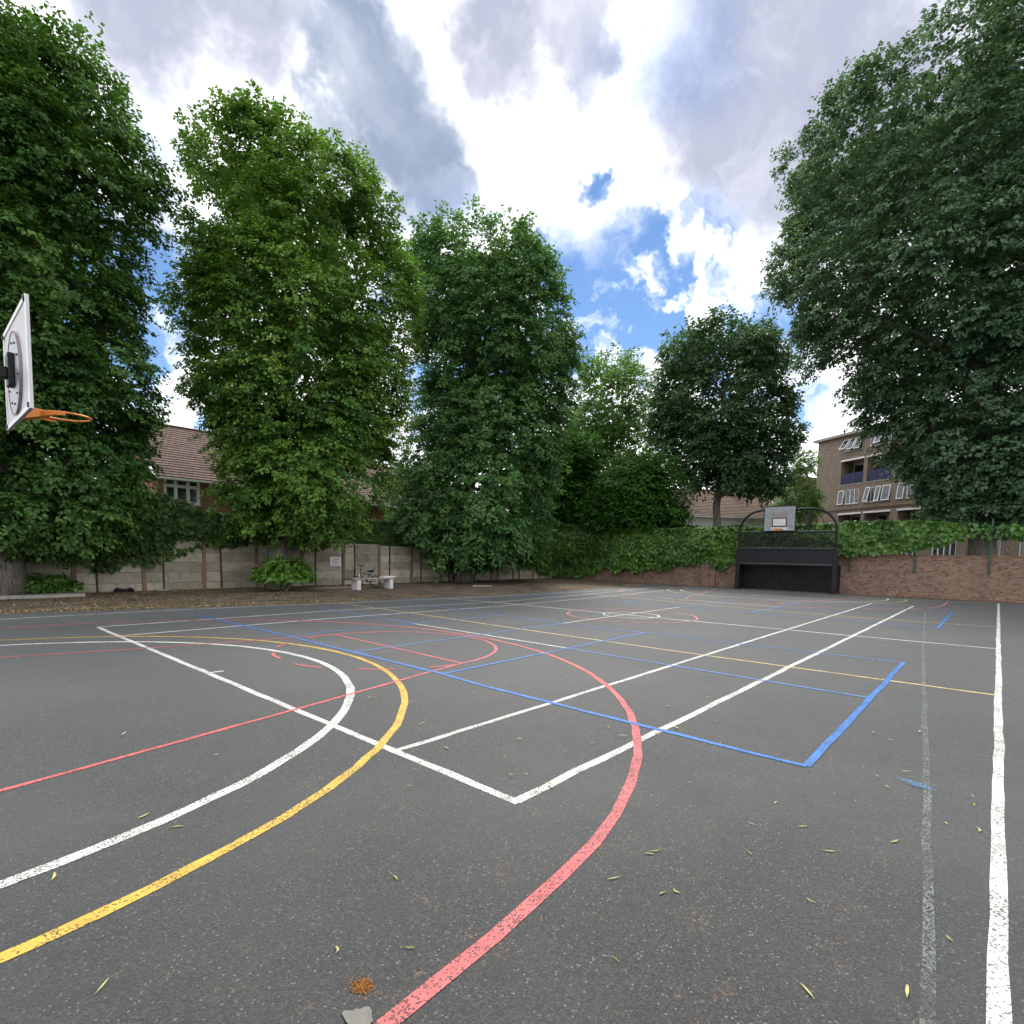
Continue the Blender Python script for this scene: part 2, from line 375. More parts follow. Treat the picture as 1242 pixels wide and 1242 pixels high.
M_BDGREY = simple('board_grey', (.30, .33, .34), .6, .35, .1, .2, 5)
M_MAROON = simple('board_maroon', (.30, .16, .17), .6, .3, 0, .2, 6)
M_NAVY = simple('navy_panel', (.030, .045, .13), .5, .35, 0, .25, 3)
M_DARKIN = simple('dark_room', (.03, .03, .032), .9, .1, 0, .3, 2)
M_CREAMIN = simple('cream_wall', (.55, .54, .50), .85, .15, 0, .1, 2)
M_LEAD = simple('roof_edge', (.34, .32, .30), .7, .25, 0, .15, 2)
M_WOOD = simple('bench_wood', (.30, .245, .20), .85, .15, 0, .4, 7)
M_TYRE = simple('rubber', (.015, .015, .016), .8, .2, 0, .2, 20)
M_CURT = simple('blind', (.55, .56, .58), .9, .1, 0, .12, 5)
M_SIGN = simple('sign_white', (.74, .76, .78), .5, .3, 0, .06, 8)
M_INK = simple('sign_print', (.30, .22, .30), .6, .3, 0, .2, 20)
a = Mat('window_glass'); M_GLASS = a.done(a.pbr(a.mix(a.ramp(a.noise(2.), .4, .6), (.02, .025, .03), (.06, .07, .085)), .06, .8))
a = Mat('goal_mesh'); wv = a.n('ShaderNodeBsdfTransparent'); pm = a.pbr((.012, .014, .017), .6, .3)
ck = a.math('MAXIMUM', a.ramp(a.math('ABSOLUTE', a.math('SUBTRACT', a.math('FRACT', a.math('MULTIPLY', a.n('ShaderNodeSeparateXYZ').outputs[1], 1.)), .5)), 0, 1), .62)

# ------------------------------------------------------------------ ground and court
gm = MB(); gm.quad((-500, -500, -.03), (900, -500, -.03), (900, 900, -.03), (-500, 900, -.03))
g = gm.build('ground', M_SOIL); tag(g, kind='structure')
# dirty strip of tarmac between the court and the fences, one sheet under everything in the yard
ap = MB(); ap.quad((-14, -9, 0), (33, -9, 0), (33, 27, 0), (-14, 27, 0))
apron = ap.build('yard', M_APRON); tag(apron, kind='structure')
# the court's own tarmac, its left edge wandering like the swept edge in the photograph
edge = [(-12, 18.4), (-4, 18.3), (1.6, 17.9), (4.3, 17.3), (9.1, 16.1), (13, 16.0), (16.2, 15.2), (21.5, 15.3), (27, 15.6), (31.2, 16.2), (31.45, 16.0)]
eb = []
for i in range(len(edge)-1):
    for t in np.linspace(0, 1, 14, endpoint=False):
        q = np.array(edge[i])*(1-t)+np.array(edge[i+1])*t
        eb.append((q[0], q[1]+.10*math.sin(q[0]*3.1)+.07*math.sin(q[0]*7.7+1), .004))
eb.append((31.45, 16.0, .004))
cm = MB(); right = [(31.45, -9, .004), (-12, -9, .004)]
nE = len(eb)
vs = eb+[(p[0], -9, .004) for p in eb]
cm.add(vs, [(i, nE+i, nE+i+1, i+1) for i in range(nE-1)])
court = cm.build('court', M_ASPH); tag(court, kind='structure')

line_no = [0]
def line(pts, w, mat, name='painted_line', jitter=.004):
    line_no[0] += 1; z = .0055+.00010*line_no[0]
    pts = [np.array(p, float) for p in pts]
    # resample so the edges can waver a little
    q = [pts[0]]
    for i in range(len(pts)-1):
        k = max(1, int(np.linalg.norm(pts[i+1]-pts[i])/.35))
        for j in range(1, k+1): q.append(pts[i]+(pts[i+1]-pts[i])*j/k)
    q = np.array(q); t = np.gradient(q, axis=0); t = unit(t); nn = np.stack([-t[:, 1], t[:, 0]], 1)
    wj = w/2*(1+rng.normal(0, .05, len(q)))[:, None]; oj = rng.normal(0, jitter, len(q))[:, None]
    Lf = q+nn*(wj+oj); Rt = q-nn*(wj-oj)
    n = len(q); vs = [(*p, z) for p in Lf]+[(*p, z) for p in Rt]
    mb = MB(); mb.add(vs, [(i, n+i, n+i+1, i+1) for i in range(n-1)])
    o = mb.build(name, mat, court)
    return o
def arc(c, r, a0, a1, n=90):
    return [(c[0]+r*math.cos(math.radians(t)), c[1]+r*math.sin(math.radians(t))) for t in np.linspace(a0, a1, n)]
END0, END1 = -1.5, 29.6
W = .075
# outer white lines
line([(-4, -.105), (30.7, -.10)], .070, M_WHITE, 'white_sideline')
line([(-4, 16.7), (1.5, 16.6), (3.9, 16.6), (7, 16.25), (9.1, 15.8), (13.4, 15.1), (18, 14.6), (24, 14.1), (29.6, 13.9)], .06, M_WHITE2, 'white_sideline')
line([(END0, -.1), (END0, 16.6)], .06, M_WHITE, 'white_end_line')
line([(30.3, 14.0), (29.7, 10), (29.5, 6), (29.5, 3), (30.2, 1), (30.8, -.1)], .06, M_WHITE2, 'white_end_line')
line([(14.2, -.1), (14.0, 3.2), (13.84, 6.4), (13.75, 10), (13.7, 13), (13.4, 15.1)], .06, M_WHITE2, 'white_halfway_line')
# tennis court
line([(2.70, 13.82), (2.70, 2.30)], W, M_WHITE, 'white_baseline')
line([(2.70, 2.33), (25.5, 2.30)], W, M_WHITE, 'white_tramline')
line([(2.72, 3.67), (25.6, 3.65)], W*.85, M_WHITE, 'white_tramline')
line([(2.70, 12.22), (7.1, 12.26), (13, 11.85), (20, 12.1), (26.4, 12.6)], .06, M_WHITE2, 'white_tramline')
line([(2.70, 13.86), (8, 13.84), (14.2, 12.95), (20, 13.3), (26.4, 13.75)], .06, M_WHITE2, 'white_tramline')
line([(25.55, 2.3), (25.7, 3.7), (25.9, 7), (26.3, 12.6)], .05, M_WHITE2, 'white_baseline')
line([(2.67, 7.82), (2.90, 7.81)], .05, M_WHITE2, 'white_centre_mark')
# netball
def mir(pts): return [(28.15-p[0], p[1]) for p in pts]
line([(9.15, -.08), (9.12, 4.1), (9.22, 8.3), (9.35, 12), (9.4, 15.7)], .055, M_YEL2, 'yellow_third_line')
line([(19.08, -.07), (18.75, 3), (18.9, 6), (19.4, 9.3), (20, 13.5)], .055, M_YEL2, 'yellow_third_line')
yel = arc((-.37, 8.0), 5.14, -103, 103); wht = arc((-.31, 7.985), 4.48, -103, 103)
line(yel, .075, M_YEL, 'yellow_shooting_arc'); line(mir(yel), .06, M_YEL2, 'yellow_shooting_arc')
line(wht, .09, M_WHITE, 'white_goal_arc'); line(mir(wht), .06, M_WHITE2, 'white_goal_arc')
# basketball
red3 = [(END0, 1.50), (1.1, 1.51)]+arc((1.004, 8.127), 6.62, -88, 84)+[(1.1, 14.75), (END0, 14.9)]
red3 = [(END0, 1.52), (1.08, 1.51), (1.66, 1.535), (2.2, 1.58), (2.6, 1.64), (3.0, 1.74)]+arc((1.004, 8.127), 6.70, -68, 80)+[(1.3, 14.8), (END0, 15.0)]
line(red3, .075, M_RED, 'red_three_point_line'); line(mir(red3), .055, M_RED2, 'red_three_point_line')
key = [[(END0, 4.58), (.4, 4.94), (2.0, 5.25), (5.60, 5.98)], [(END0, 11.4), (.95, 10.91), (2.61, 10.45), (5.77, 9.80)], [(5.62, 5.98), (5.75, 9.8)]]
for k_ in key:
    line(k_, .055, M_RED, 'red_key_line'); line(mir(k_), .05, M_RED2, 'red_key_line')
fta = arc((5.62, 7.89), 1.91, -92, 92, 50)
line(fta, .06, M_RED, 'red_free_throw_arc'); line(mir(fta), .05, M_RED2, 'red_free_throw_arc')
for d0, d1 in (((4.26, 9.15), (4.63, 9.44)), ((3.97, 8.67), (3.84, 8.12)), ((3.8, 7.62), (3.96, 7.11)), ((4.27, 6.68), (4.64, 6.33)), ((5.07, 6.09), (5.49, 5.98)), ((5.15, 9.72), (5.55, 9.82))):
    mid = ((d0[0]+d1[0])/2, (d0[1]+d1[1])/2); dv = np.array(mid)-np.array([5.6, 7.9]); mid = tuple(np.array(mid)+dv/np.linalg.norm(dv)*.03)
    line([d0, mid, d1], .055, M_RED, 'red_arc_dash')
line(arc((13.85, 7.74), 1.80, 0, 360, 70), .05, M_RED2, 'red_centre_circle')
line(arc((13.85, 7.74), .78, 0, 360, 50), .06, M_WHITE, 'white_centre_circle')
# badminton courts
for du, mb_, mt in ((0, M_BLUE, True), (12.58, M_BLUE2, False)):
    B1, B2 = (M_BLUE, M_BLUE2)
    line([(4.80+du, 1.05), (10.95+du*.99, 1.07)], .066, M_BLUE, 'blue_badminton_baseline')
    line([(4.79+du, 1.05), (4.84+du, 4.6), (4.92+du, 5.7), (4.98+du, 10.1), (4.95+du, 14.85)], .07, M_BLUE if mt else M_BLUE2, 'blue_badminton_sideline')
    line([(10.95+du, 1.05), (10.92+du, 2.5), (10.76+du, 7.8), (10.85+du, 10.1), (11.05+du, 11.4), (11.2+du, 14.7)], .05, M_BLUE2, 'blue_badminton_sideline')
    line([(7.78+du, 1.1), (7.92+du, 5.7)], .05, M_BLUE2, 'blue_centre_line')
    line([(7.92+du, 5.7), (7.98+du, 10.12)], .05, M_WHITE2, 'white_centre_line')
    line([(7.98+du, 10.12), (8.15+du, 13.8), (8.2+du, 14.8)], .05, M_BLUE2, 'blue_centre_line')
    line([(4.90+du, 5.62), (10.85+du, 5.70)], .055, M_BLUE if mt else M_BLUE2, 'blue_service_line')
    line([(4.98+du, 10.14), (5.9+du, 10.2), (10.85+du, 10.0)], .05, M_BLUE2, 'blue_service_line')
    line([(4.95+du, 7.86), (10.78+du, 7.88)], .05, M_BLUE2, 'blue_net_line')
line([(10.78, 7.88), (17.4, 7.90)], .05, M_WHITE2, 'white_net_line')
line([(23.8, 1.82), (12.3, .92), (6.36, .41), (3.24, .15), (2.4, .08), (-1, -.2)], .045, M_FAINT, 'worn_white_line')
sm = MB()
for k_ in range(5):
    y0 = .24+.02*k_+rng.uniform(-.03, .03)
    u0 = 4.90+.020*k_
    sm.add([(u0, y0, .0225+k_*.0003), (u0+.012, y0-.01, .0225+k_*.0003), (u0+.02, y0+.15, .0225+k_*.0003), (u0+.008, y0+.14, .0225+k_*.0003)], [(0, 1, 2, 3)])
sm.build('blue_smudge', M_SMUDGE, court)

# ------------------------------------------------------------------ concrete panel fence
FV = 24.6
fence = empty('concrete_fence', (12, FV, 0), 0, 'weathered concrete panel fence with rusty brown posts behind the leafy trees', 'fence')
def fy(u): return .0
MODULE = 2.142
board_cache = {}
def board(x0, x1, z0, z1, y):
    key_ = (round(x1-x0, 2), round(z1-z0, 2))
    if key_ not in board_cache:
        b = MB(); hw = (x1-x0)/2; hh = (z1-z0)/2
        b.box(-hw, hw, -.022, .022, -hh, hh); o = b.build('board', M_BOARD, fence, bevel=.006); board_cache[key_] = o
    else:
        o = board_cache[key_].copy(); link(o, fence)
    o.location = ((x0+x1)/2-12, y, (z0+z1)/2); o.rotation_euler = (rng.normal(0, .012), 0, rng.normal(0, .003))
    return o
post0 = None; joint0 = None
for k_ in range(-2, 13):
    ux = 4.17+MODULE*(k_)
    top = 1.93+.05*math.sin(k_*1.7)+(.10 if 4 <= k_ <= 7 else 0)
    # post
    if post0 is None:
        b = MB(); b.box(-.065, .065, -.075, .055, -.05, 2.02); b.box(-.05, .05, -.06, .045, 2.02, 2.06); post0 = b.build('post', M_POST, fence, bevel=.01); p_ = post0
        b = MB(); b.box(-.032, .032, -.055, .05, -.05, 2.0); joint0 = b.build('post', M_JOINT, fence, bevel=.006); j_ = joint0
    else:
        p_ = post0.copy(); link(p_, fence); j_ = joint0.copy(); link(j_, fence)
    p_.location = (ux-12, 0, top-2.0); p_.rotation_euler = (0, rng.normal(0, .008), 0)
    uj = ux+.66
    j_.location = (uj-12, 0, top-2.0); j_.rotation_euler = (0, rng.normal(0, .008), 0)
    zr = [-.03, .30, .72, 1.13, 1.52, top]
    for r_ in range(5):
        board(ux+.062, uj-.030, zr[r_]+.004, zr[r_+1]-.004, rng.uniform(-.008, .012))
        board(uj+.030, ux+MODULE-.062, zr[r_]+.004, zr[r_+1]-.004, rng.uniform(-.008, .012))

# notice on the fence
pn = at_depth(407, 681, 1.); d_ = ray(407, 681); tpar = (FV-.09)/d_[1]; pn = d_*tpar+UP*CAM_H
notice = empty('notice', (pn[0], FV-.062, pn[2]), 0, 'small white printed notice fixed to the concrete fence near the bench', 'sign')
b = MB(); b.box(-.30, .30, -.02, 0, -.22, .24); b.build('plate', M_SIGN, notice)
for i_, (x0, x1) in enumerate([(-.10, .22), (-.2, .24), (-.2, .14), (-.2, .22), (-.2, .05)]):
    b = MB(); zz = .16-i_*.075; b.box(x0, x1, -.024, -.0205, zz-.013, zz+.013); b.build('print_line', M_INK, notice)

# ------------------------------------------------------------------ brick wall with wire fence on top
WU = 32.0
wall = empty('brick_wall', (WU, 8, 0), 0, 'low red brown brick wall closing the far end of the court', 'wall')
b = MB(); b.box(0, .23, -17.5, 16.55, -.05, 1.94); b.build('masonry', M_WALL, wall)
b = MB(); b.box(-.02, .25, -17.5, 16.55, 1.943, 2.01); b.build('coping', M_WALL, wall, bevel=.012)
for v_ in (-2.0, 6.2, 12.4):
    b = MB(); b.box(-.028, -.002, v_-8-.012+.0, v_-8+.012, .02, 1.93); b.build('expansion_joint', M_JOINT, wall)
for v_ in (19.5, 13.0):
    b = MB(); b.box(-.115, -.003, v_-8-.22, v_-8+.22, -.05, 1.94); b.build('pier', M_WALL, wall)

wf = empty('wire_fence', (WU, 8, 0), 0, 'green steel wire fence bolted to the top of the brick wall', 'fence')
for k_ in range(-3, 10):
    v_ = .3+2.66*k_
    b = MB(); b.box(-.085, -.030, v_-8-.03, v_-8+.03, 1.18, 3.62); b.box(-.10, -.086, v_-8-.045, v_-8+.045, 1.22, 1.30); b.box(-.10, -.086, v_-8-.045, v_-8+.045, 1.66, 1.74)
    b.build('post', M_GREEN, wf)
    if k_ < 9:
        b = MB()
        for y_ in np.arange(.07, 2.6, .10): b.box(-.0275, -.0225, v_-8+y_, v_-8+y_+.005, 2.02, 3.5)
        for z_ in np.arange(2.05, 3.51, .20): b.box(-.0325, -.0285, v_-8+.03, v_-8+2.63, z_, z_+.006)
        b.build('wire_panel', M_GREEN, wf)

# ------------------------------------------------------------------ foliage builders
def snoise(p, s, seed):
    """cheap smooth noise on points, about -1..1"""
    r = np.random.default_rng(seed); o = np.zeros(len(p))
    for i in range(5):
        k = r.normal(0, 1, 3)*s*(1.5**i)*.7; o += np.sin(p@k+r.uniform(0, 6.28))/(1.35**i)
    return o/2.6
def crown_leaves(center_xy, D, prof, n_bough, n_spray, n_leaf, size, seed, dratio=.9, rb=(.9, 1.6), inner=.25, open_=0., droop=.45, shoots=40, lump=.12, core=0):
    """prof: rows (py, px_left, px_right) of the crown's outline, read at the trunk's own distance"""
    r = np.random.default_rng(seed)
    zz = []; Lx = []; Rx = []
    # the crown's own axes: S across the line of sight to the trunk, T away along it
    T = np.array([center_xy[0], center_xy[1], 0.]); rho_ = float(np.linalg.norm(T)); T = T/rho_; SD = np.array([T[1], -T[0], 0.])
    for py, xl, xr in prof:
        o3 = []
        for x_ in (xl, xr):
            d = ray(x_, py); hd = np.array([d[0], d[1], 0.]); nh = np.linalg.norm(hd); o3.append((float(hd@SD)/nh*rho_, CAM_H+rho_*d[2]/nh))
        zz.append((o3[0][1]+o3[1][1])/2); Lx.append(o3[0][0]); Rx.append(o3[1][0])
    zz = np.array(zz); o_ = np.argsort(zz); zz = zz[o_]; Lx = np.array(Lx)[o_]; Rx = np.array(Rx)[o_]
    hw_ = np.maximum(.2, (Rx-Lx)/2); mid_ = (Lx+Rx)/2
    # the near side of the crown's shoulder looms: bring only the top down to suit
    tq = np.clip((zz/zz[-1]-.62)/.38, 0, 1); zz = zz*(1-tq*.55*np.interp(.85*zz[-1], zz, hw_)*dratio/rho_)
    rbm = (rb[0]+rb[1])/2
    w = np.maximum(.2, (Rx-Lx)/2)
    zs = np.linspace(zz[0], zz[-1], 200); ws = np.interp(zs, zz, w); cdf = np.cumsum(ws); cdf /= cdf[-1]
    nb = n_bough
    bz = np.interp(r.uniform(0, 1, nb), cdf, zs); th = r.uniform(0, 2*np.pi, nb)
    rho = np.where(r.uniform(0, 1, nb) < inner, r.uniform(.15, .7, nb), r.uniform(.82, 1.0, nb))
    half = np.interp(bz, zz, w); cen = np.interp(bz, zz, (Lx+Rx)/2)
    rbv = r.uniform(rb[0], rb[1], nb)
    pr_ = np.stack([np.cos(th), np.sin(th), bz*.35], 1)
    eff = np.maximum(.15, half*(1+lump*snoise(pr_*2.2, 1.2, seed+3))-rbv*.95-.1)
    bx = cen+eff*rho*np.cos(th); by = dratio*eff*rho*np.sin(th)
    Dc = rho_
    bz = np.clip(bz, zz[0]+rbv*1.1+.35, zz[-1]-rbv*1.0-.2)
    bc = SD*bx[:, None]+T*(Dc+by)[:, None]+UP*bz[:, None]
    outw = unit(SD*(np.cos(th))[:, None]+T*(np.sin(th))[:, None]+UP*((bz-zz.mean())/(zz[-1]-zz[0])*1.2)[:, None])
    # sprays over each bough's outer surface
    nS = nb*n_spray
    bi = np.repeat(np.arange(nb), n_spray)
    sd = unit(r.normal(0, 1, (nS, 3))+outw[bi]*.9+UP*.35)
    sp_ = bc[bi]+sd*(rbv[bi]*r.uniform(.55, 1.05, nS))[:, None]*np.array([1, 1, 1.15])
    ax = unit(sd*.6+outw[bi]*.4-UP*droop+r.normal(0, .25, (nS, 3)))
    ls = r.uniform(.5, .95, nS)*max(1., size/.17)
    tb = np.clip(.42+.20*r.normal(0, 1, nb), 0, 1)
    ts = tb[bi]+r.normal(0, .16, nS)
    if shoots:
        k = r.integers(0, nS, shoots*8); top = np.argsort(-sp_[k, 2])[:shoots]; k = k[top]
        ax[k] = unit(UP*1.0+outw[bi[k]]*.5+r.normal(0, .25, (shoots, 3))); ls[k] *= 1.15
    if open_:
        # leave irregular holes through which the sky shows
        keep = snoise(sp_, .75, seed+9) > -1+open_*1.6
        sp_ = sp_[keep]; ax = ax[keep]; ls = ls[keep]; ts = ts[keep]; sd = sd[keep]; nS = len(sp_)
    si = np.repeat(np.arange(nS), n_leaf); n = len(si)
    t = r.uniform(0, 1, n)
    lat = unit(np.cross(ax, UP+.01))
    side = (r.uniform(-1, 1, n)*(1-.55*t))
    nrm_s = unit(np.cross(lat, ax)); nrm_s *= np.sign(nrm_s[:, 2:3]+1e-6)
    pos = sp_[si]+ax[si]*(t*ls[si])[:, None]+lat[si]*(side*.36*ls[si])[:, None]+r.normal(0, .05, (n, 3))*size/.16
    nr = nrm_s[si]*.75+sd[si]*.45+UP*.25+r.normal(0, .42, (n, 3))
    dr = ax[si]*.6+lat[si]*(np.sign(side)*.7)[:, None]-UP*.35+r.normal(0, .3, (n, 3))
    ln = size*r.uniform(.65, 1.25, n)
    tint = np.clip(ts[si]+r.normal(0, .14, n), 0, 1)
    wd = ln*r.uniform(.62, .85, n)
    if core:
        # clumped leaves deep inside the crown
        kz = np.interp(r.uniform(0, 1, core), cdf, zs); ka = r.uniform(0, 2*np.pi, core); kr = np.sqrt(r.uniform(.05, .5, core))
        kh = np.maximum(.2, np.interp(kz, zz, w)-rbm*.9); kc = np.interp(kz, zz, (Lx+Rx)/2)
        kz = np.minimum(kz, zz[-1]-rbm*1.3)
        cpos = SD*(kc+kh*kr*np.cos(ka))[:, None]+T*(Dc+dratio*kh*kr*np.sin(ka))[:, None]+UP*kz[:, None]
        cl = size*r.uniform(1.5, 2.4, core)
        pos = np.concatenate([pos, cpos]); nr = np.concatenate([nr, r.normal(0, 1, (core, 3))+UP*.4]); dr = np.concatenate([dr, r.normal(0, 1, (core, 3))-UP*.5])
        ln = np.concatenate([ln, cl]); wd = np.concatenate([wd, cl*.8]); tint = np.concatenate([tint, np.clip(r.normal(.35, .15, core), 0, 1)])
    return pos, nr, dr, ln, wd, tint, (bc, bi, zz)
def limb_path(r, p0, p1, k=6, sag=.0, wob=.25):
    out = []
    for i in range(k+1):
        t = i/k; q = p0*(1-t)+p1*t; q = q+UP*(math.sin(t*math.pi)*sag)
        if 0 < i < k: q = q+r.normal(0, wob, 3)*np.array([1, 1, .5])
        out.append(q)
    return out
def tree(name, base, D, prof, mat, label, cat='tree', group=None, trunk_r=.4, limbs=14, stem_top=.8, fork=None, **kw):
    r = np.random.default_rng(kw.get('seed', 1)+77)
    root = empty(name, base, 0, label, cat, group)
    pos, nr, dr, ln, wd, tint, (bc, bi, zz) = crown_leaves(base, D, prof, **kw)
    leaf_mesh('crown', pos-base, nr, dr, ln, wd, tint, mat, root)
    mb = MB(); H = zz[-1]; topz = H*stem_top
    cenx = bc.mean(0)-base
    tp = []; rad = []
    for i in range(9):
        t = i/8; z = topz*t
        tp.append(np.array([cenx[0]*t**1.5*.8, cenx[1]*t**1.5*.8, z-.1])+r.normal(0, .06, 3)*np.array([1, 1, 0])*(0 if i == 0 else 1))
        rad.append(trunk_r*(1.35 if i == 0 else 1)*(1-.8*t)+.03)
    mb.tube(tp, rad, 12)
    far = bc-base; idx = r.permutation(len(far))[:limbs]
    for j in idx:
        e = far[j]; z0 = max(zz[0]*.7 if zz[0] > 2 else 1.6, min(e[2]-1.0-.35*math.hypot(e[0], e[1]), topz*.92)); t = z0/topz
        k0 = min(7, int(t*8)); ff = t*8-k0; p0 = tp[k0]*(1-ff)+tp[k0+1]*ff; rr = (trunk_r*(1-.8*t)+.03)*.5
        pa = limb_path(r, p0, e, 5, .5, .18); mb.tube(pa, [rr*(1-.8*q/5)+.012 for q in range(6)], 6)
    tk = mb.build('trunk', M_BARK, root, smooth=True)
    return root
def shrub_leaves(c, rx, ry, rz, n, size, seed, lump=.2, low=0.):
    r = np.random.default_rng(seed)
    d = unit(r.normal(0, 1, (n, 3))); d[:, 2] = np.where(d[:, 2] < low, -d[:, 2]*.6, d[:, 2])
    rad = (1+lump*snoise(d*3, 1.4, seed))*r.uniform(.72, 1.03, n)
    pos = c+d*np.array([rx, ry, rz])*rad[:, None]
    nr = d*.7+UP*.5+r.normal(0, .45, (n, 3)); dr = d*.5-UP*.5+r.normal(0, .5, (n, 3))
    ln = size*r.uniform(.6, 1.3, n); tint = np.clip(.45+.25*snoise(d*5, 2, seed+1)+r.normal(0, .18, n), 0, 1)
    return pos, nr, dr, ln, ln*r.uniform(.6, .8, n), tint

# ------------------------------------------------------------------ trees
# big limes along the concrete fence
b1 = ground(12, 722); b1 = np.array([b1[0]-.2, 23.6, 0])
tree('lime_tree', b1, float(b1@FWD), [(-5, -70, 80), (30, -100, 128), (65, -120, 165), (110, -130, 186), (200, -140, 194), (280, -140, 190), (350, -140, 180), (420, -140, 194),
     (490, -140, 190), (560, -140, 182), (610, -140, 172), (650, -130, 150), (675, -110, 110)], M_LIME2, 'tall dark lime tree behind the basketball backboard seen from the rear',
     trunk_r=.42, n_bough=300, n_spray=19, n_leaf=38, size=.135, seed=21, core=5000, rb=(.7, 1.3), shoots=60)
b2 = np.array([10.95, 23.3, 0])
tree('lime_tree', b2, float(b2@FWD), [(125, 248, 405), (150, 230, 435), (190, 215, 468), (260, 212, 492), (330, 210, 500), (400, 205, 512), (460, 215, 512), (520, 245, 490), (570, 240, 476),
     (620, 258, 462), (660, 300, 445)], M_LIME, 'yellow green lime tree with a bushy shrub at its foot',
     trunk_r=.40, n_bough=320, n_spray=19, n_leaf=36, size=.140, seed=34, core=5000, rb=(.7, 1.25), shoots=70)
b3 = np.array([22.6, 24.0, 0])
tree('lime_tree', b3, float(b3@FWD), [(258, 525, 632), (295, 498, 668), (340, 488, 690), (400, 490, 704), (460, 498, 704), (520, 495, 698), (570, 480, 692), (620, 470, 682), (660, 485, 660), (690, 505, 640)],
     M_LIME3, 'dense cone topped lime tree sweeping down over the fence corner',
     trunk_r=.45, n_bough=320, n_spray=19, n_leaf=28, size=.185, seed=47, core=5000, rb=(.8, 1.5), shoots=60, droop=.6)
b4 = place(742, 54)
tree('pale_tree', b4, 54., [(422, 712, 765), (445, 695, 785), (480, 688, 795), (530, 688, 795), (580, 680, 800), (620, 690, 790)],
     M_PALE, 'pale green airy tree standing behind the dense lime', trunk_r=.3, n_bough=170, n_spray=12, n_leaf=20, size=.28, seed=55, core=500, rb=(.8, 1.5), open_=.36, shoots=40)
b5 = place(868, 44)
tree('ash_tree', b5, 44., [(382, 845, 912), (400, 812, 940), (430, 790, 955), (470, 784, 962), (520, 788, 966), (550, 800, 966), (575, 825, 964), (600, 872, 955)],
     M_ASH, 'round headed dark tree with bare forked trunk beyond the ivy wall', trunk_r=.36, n_bough=260, n_spray=14, n_leaf=20, size=.25, seed=63, core=700, rb=(.7, 1.3), open_=.36, shoots=50, limbs=22)
b6 = place(1195, 27.5)
tree('plane_tree', b6, 27.5, [(-12, 1080, 1330), (18, 1000, 1380), (55, 958, 1420), (110, 940, 1440), (200, 932, 1450), (300, 942, 1460), (360, 945, 1460), (430, 1002, 1460), (500, 1038, 1450), (550, 1082, 1430),
     (600, 1108, 1400), (648, 1125, 1380)], M_PLANE, 'huge grey green tree overhanging the brick flats and ivy wall',
     trunk_r=.6, n_bough=660, n_spray=18, n_leaf=28, size=.17, seed=78, core=9000, rb=(.9, 1.6), shoots=80, limbs=26)
b7 = place(966, 49)
tree('birch_tree', b7, 49., [(552, 955, 985), (575, 942, 992), (600, 938, 992), (630, 938, 990)], M_PALE, 'small light green tree beside the end of the brick flats',
     trunk_r=.15, n_bough=50, n_spray=9, n_leaf=16, size=.22, seed=81, rb=(.5, .9), open_=.35, shoots=10, limbs=8)
b8 = place(775, 37.5)
tree('bushy_tree', b8, 37.5, [(548, 770, 800), (575, 735, 832), (600, 712, 836), (625, 705, 832), (645, 705, 828)], M_BUSH, 'low dark bushy tree rising above the ivy beside the tree with forked trunk',
     trunk_r=.2, n_bough=110, n_spray=14, n_leaf=18, size=.20, seed=90, core=3000, rb=(.5, 1.0), shoots=10, limbs=8)
b9 = place(655, 43)
tree('back_tree', b9, 43., [(520, 640, 720), (560, 630, 735), (600, 625, 740), (640, 625, 735)], M_BUSH, 'dark broad tree filling the gap behind the fence corner',
     trunk_r=.25, n_bough=110, n_spray=13, n_leaf=18, size=.24, seed=95, core=3500, rb=(.8, 1.4), shoots=10, limbs=8)

# ------------------------------------------------------------------ climbing plants
def ivy_strip(name, label, o3, along, out, s0, s1, zlo, zhi, per_m2, size, depth, seed, mat, cat='ivy', bulge=.18, stems=True, group=None):
    """leaves hung on a wall: along / out are unit vectors, zlo and zhi functions of the run"""
    r = np.random.default_rng(seed); root = empty(name, o3, 0, label, cat, group)
    along = np.array(along, float); out = np.array(out, float)
    sg = np.linspace(s0, s1, 300); hg = np.maximum(.1, zhi(sg)-zlo(sg)); cg = np.cumsum(hg); n = int((s1-s0)*hg.mean()*per_m2)
    s = np.interp(r.uniform(0, 1, n), cg/cg[-1], sg); q = r.uniform(0, 1, n)
    lo = zlo(s); hi = zhi(s); zq = lo+(hi-lo)*q**.85
    P2 = np.stack([s, zq, s*0], 1)
    b_ = depth*(.55+.45*np.sin(np.pi*np.clip(q, 0.05, .95)))*(1+.9*snoise(P2, 1.3, seed))*r.uniform(.35, 1, n)
    pos = along*s[:, None]+out*b_[:, None]+UP*zq[:, None]
    topf = np.clip((q-.85)/.15, 0, 1)[:, None]
    nr = out*(.85-.5*topf)+UP*(.42+.6*topf)+r.normal(0, .33, (n, 3)); dr = -UP+out*.35*(1+topf)+along*r.normal(0, .5, n)[:, None]+r.normal(0, .15, (n, 3))
    ln = size*r.uniform(.6, 1.25, n); tint = np.clip(.36+.30*snoise(P2, 1.7, seed+5)+r.normal(0, .24, n), 0, 1)
    leaf_mesh('foliage', pos, nr, dr, ln, ln*r.uniform(.8, 1.05, n), tint, mat, root, wide=True)
    if stems:
        mb = MB()
        for k in range(int((s1-s0)*1.2)):
            s_ = r.uniform(s0, s1); z0 = float(zlo(np.array([s_]))[0]); z1 = float(zhi(np.array([s_]))[0])
            pts = [along*(s_+.15*math.sin(i+k))+out*(.03+.05*(i % 2))+UP*(z0+(z1-z0)*i/5) for i in range(6)]
            mb.tube(pts, [.012]*6, 5)
        tag(mb.build('stems', M_BARK, root), kind='stuff')
    return root
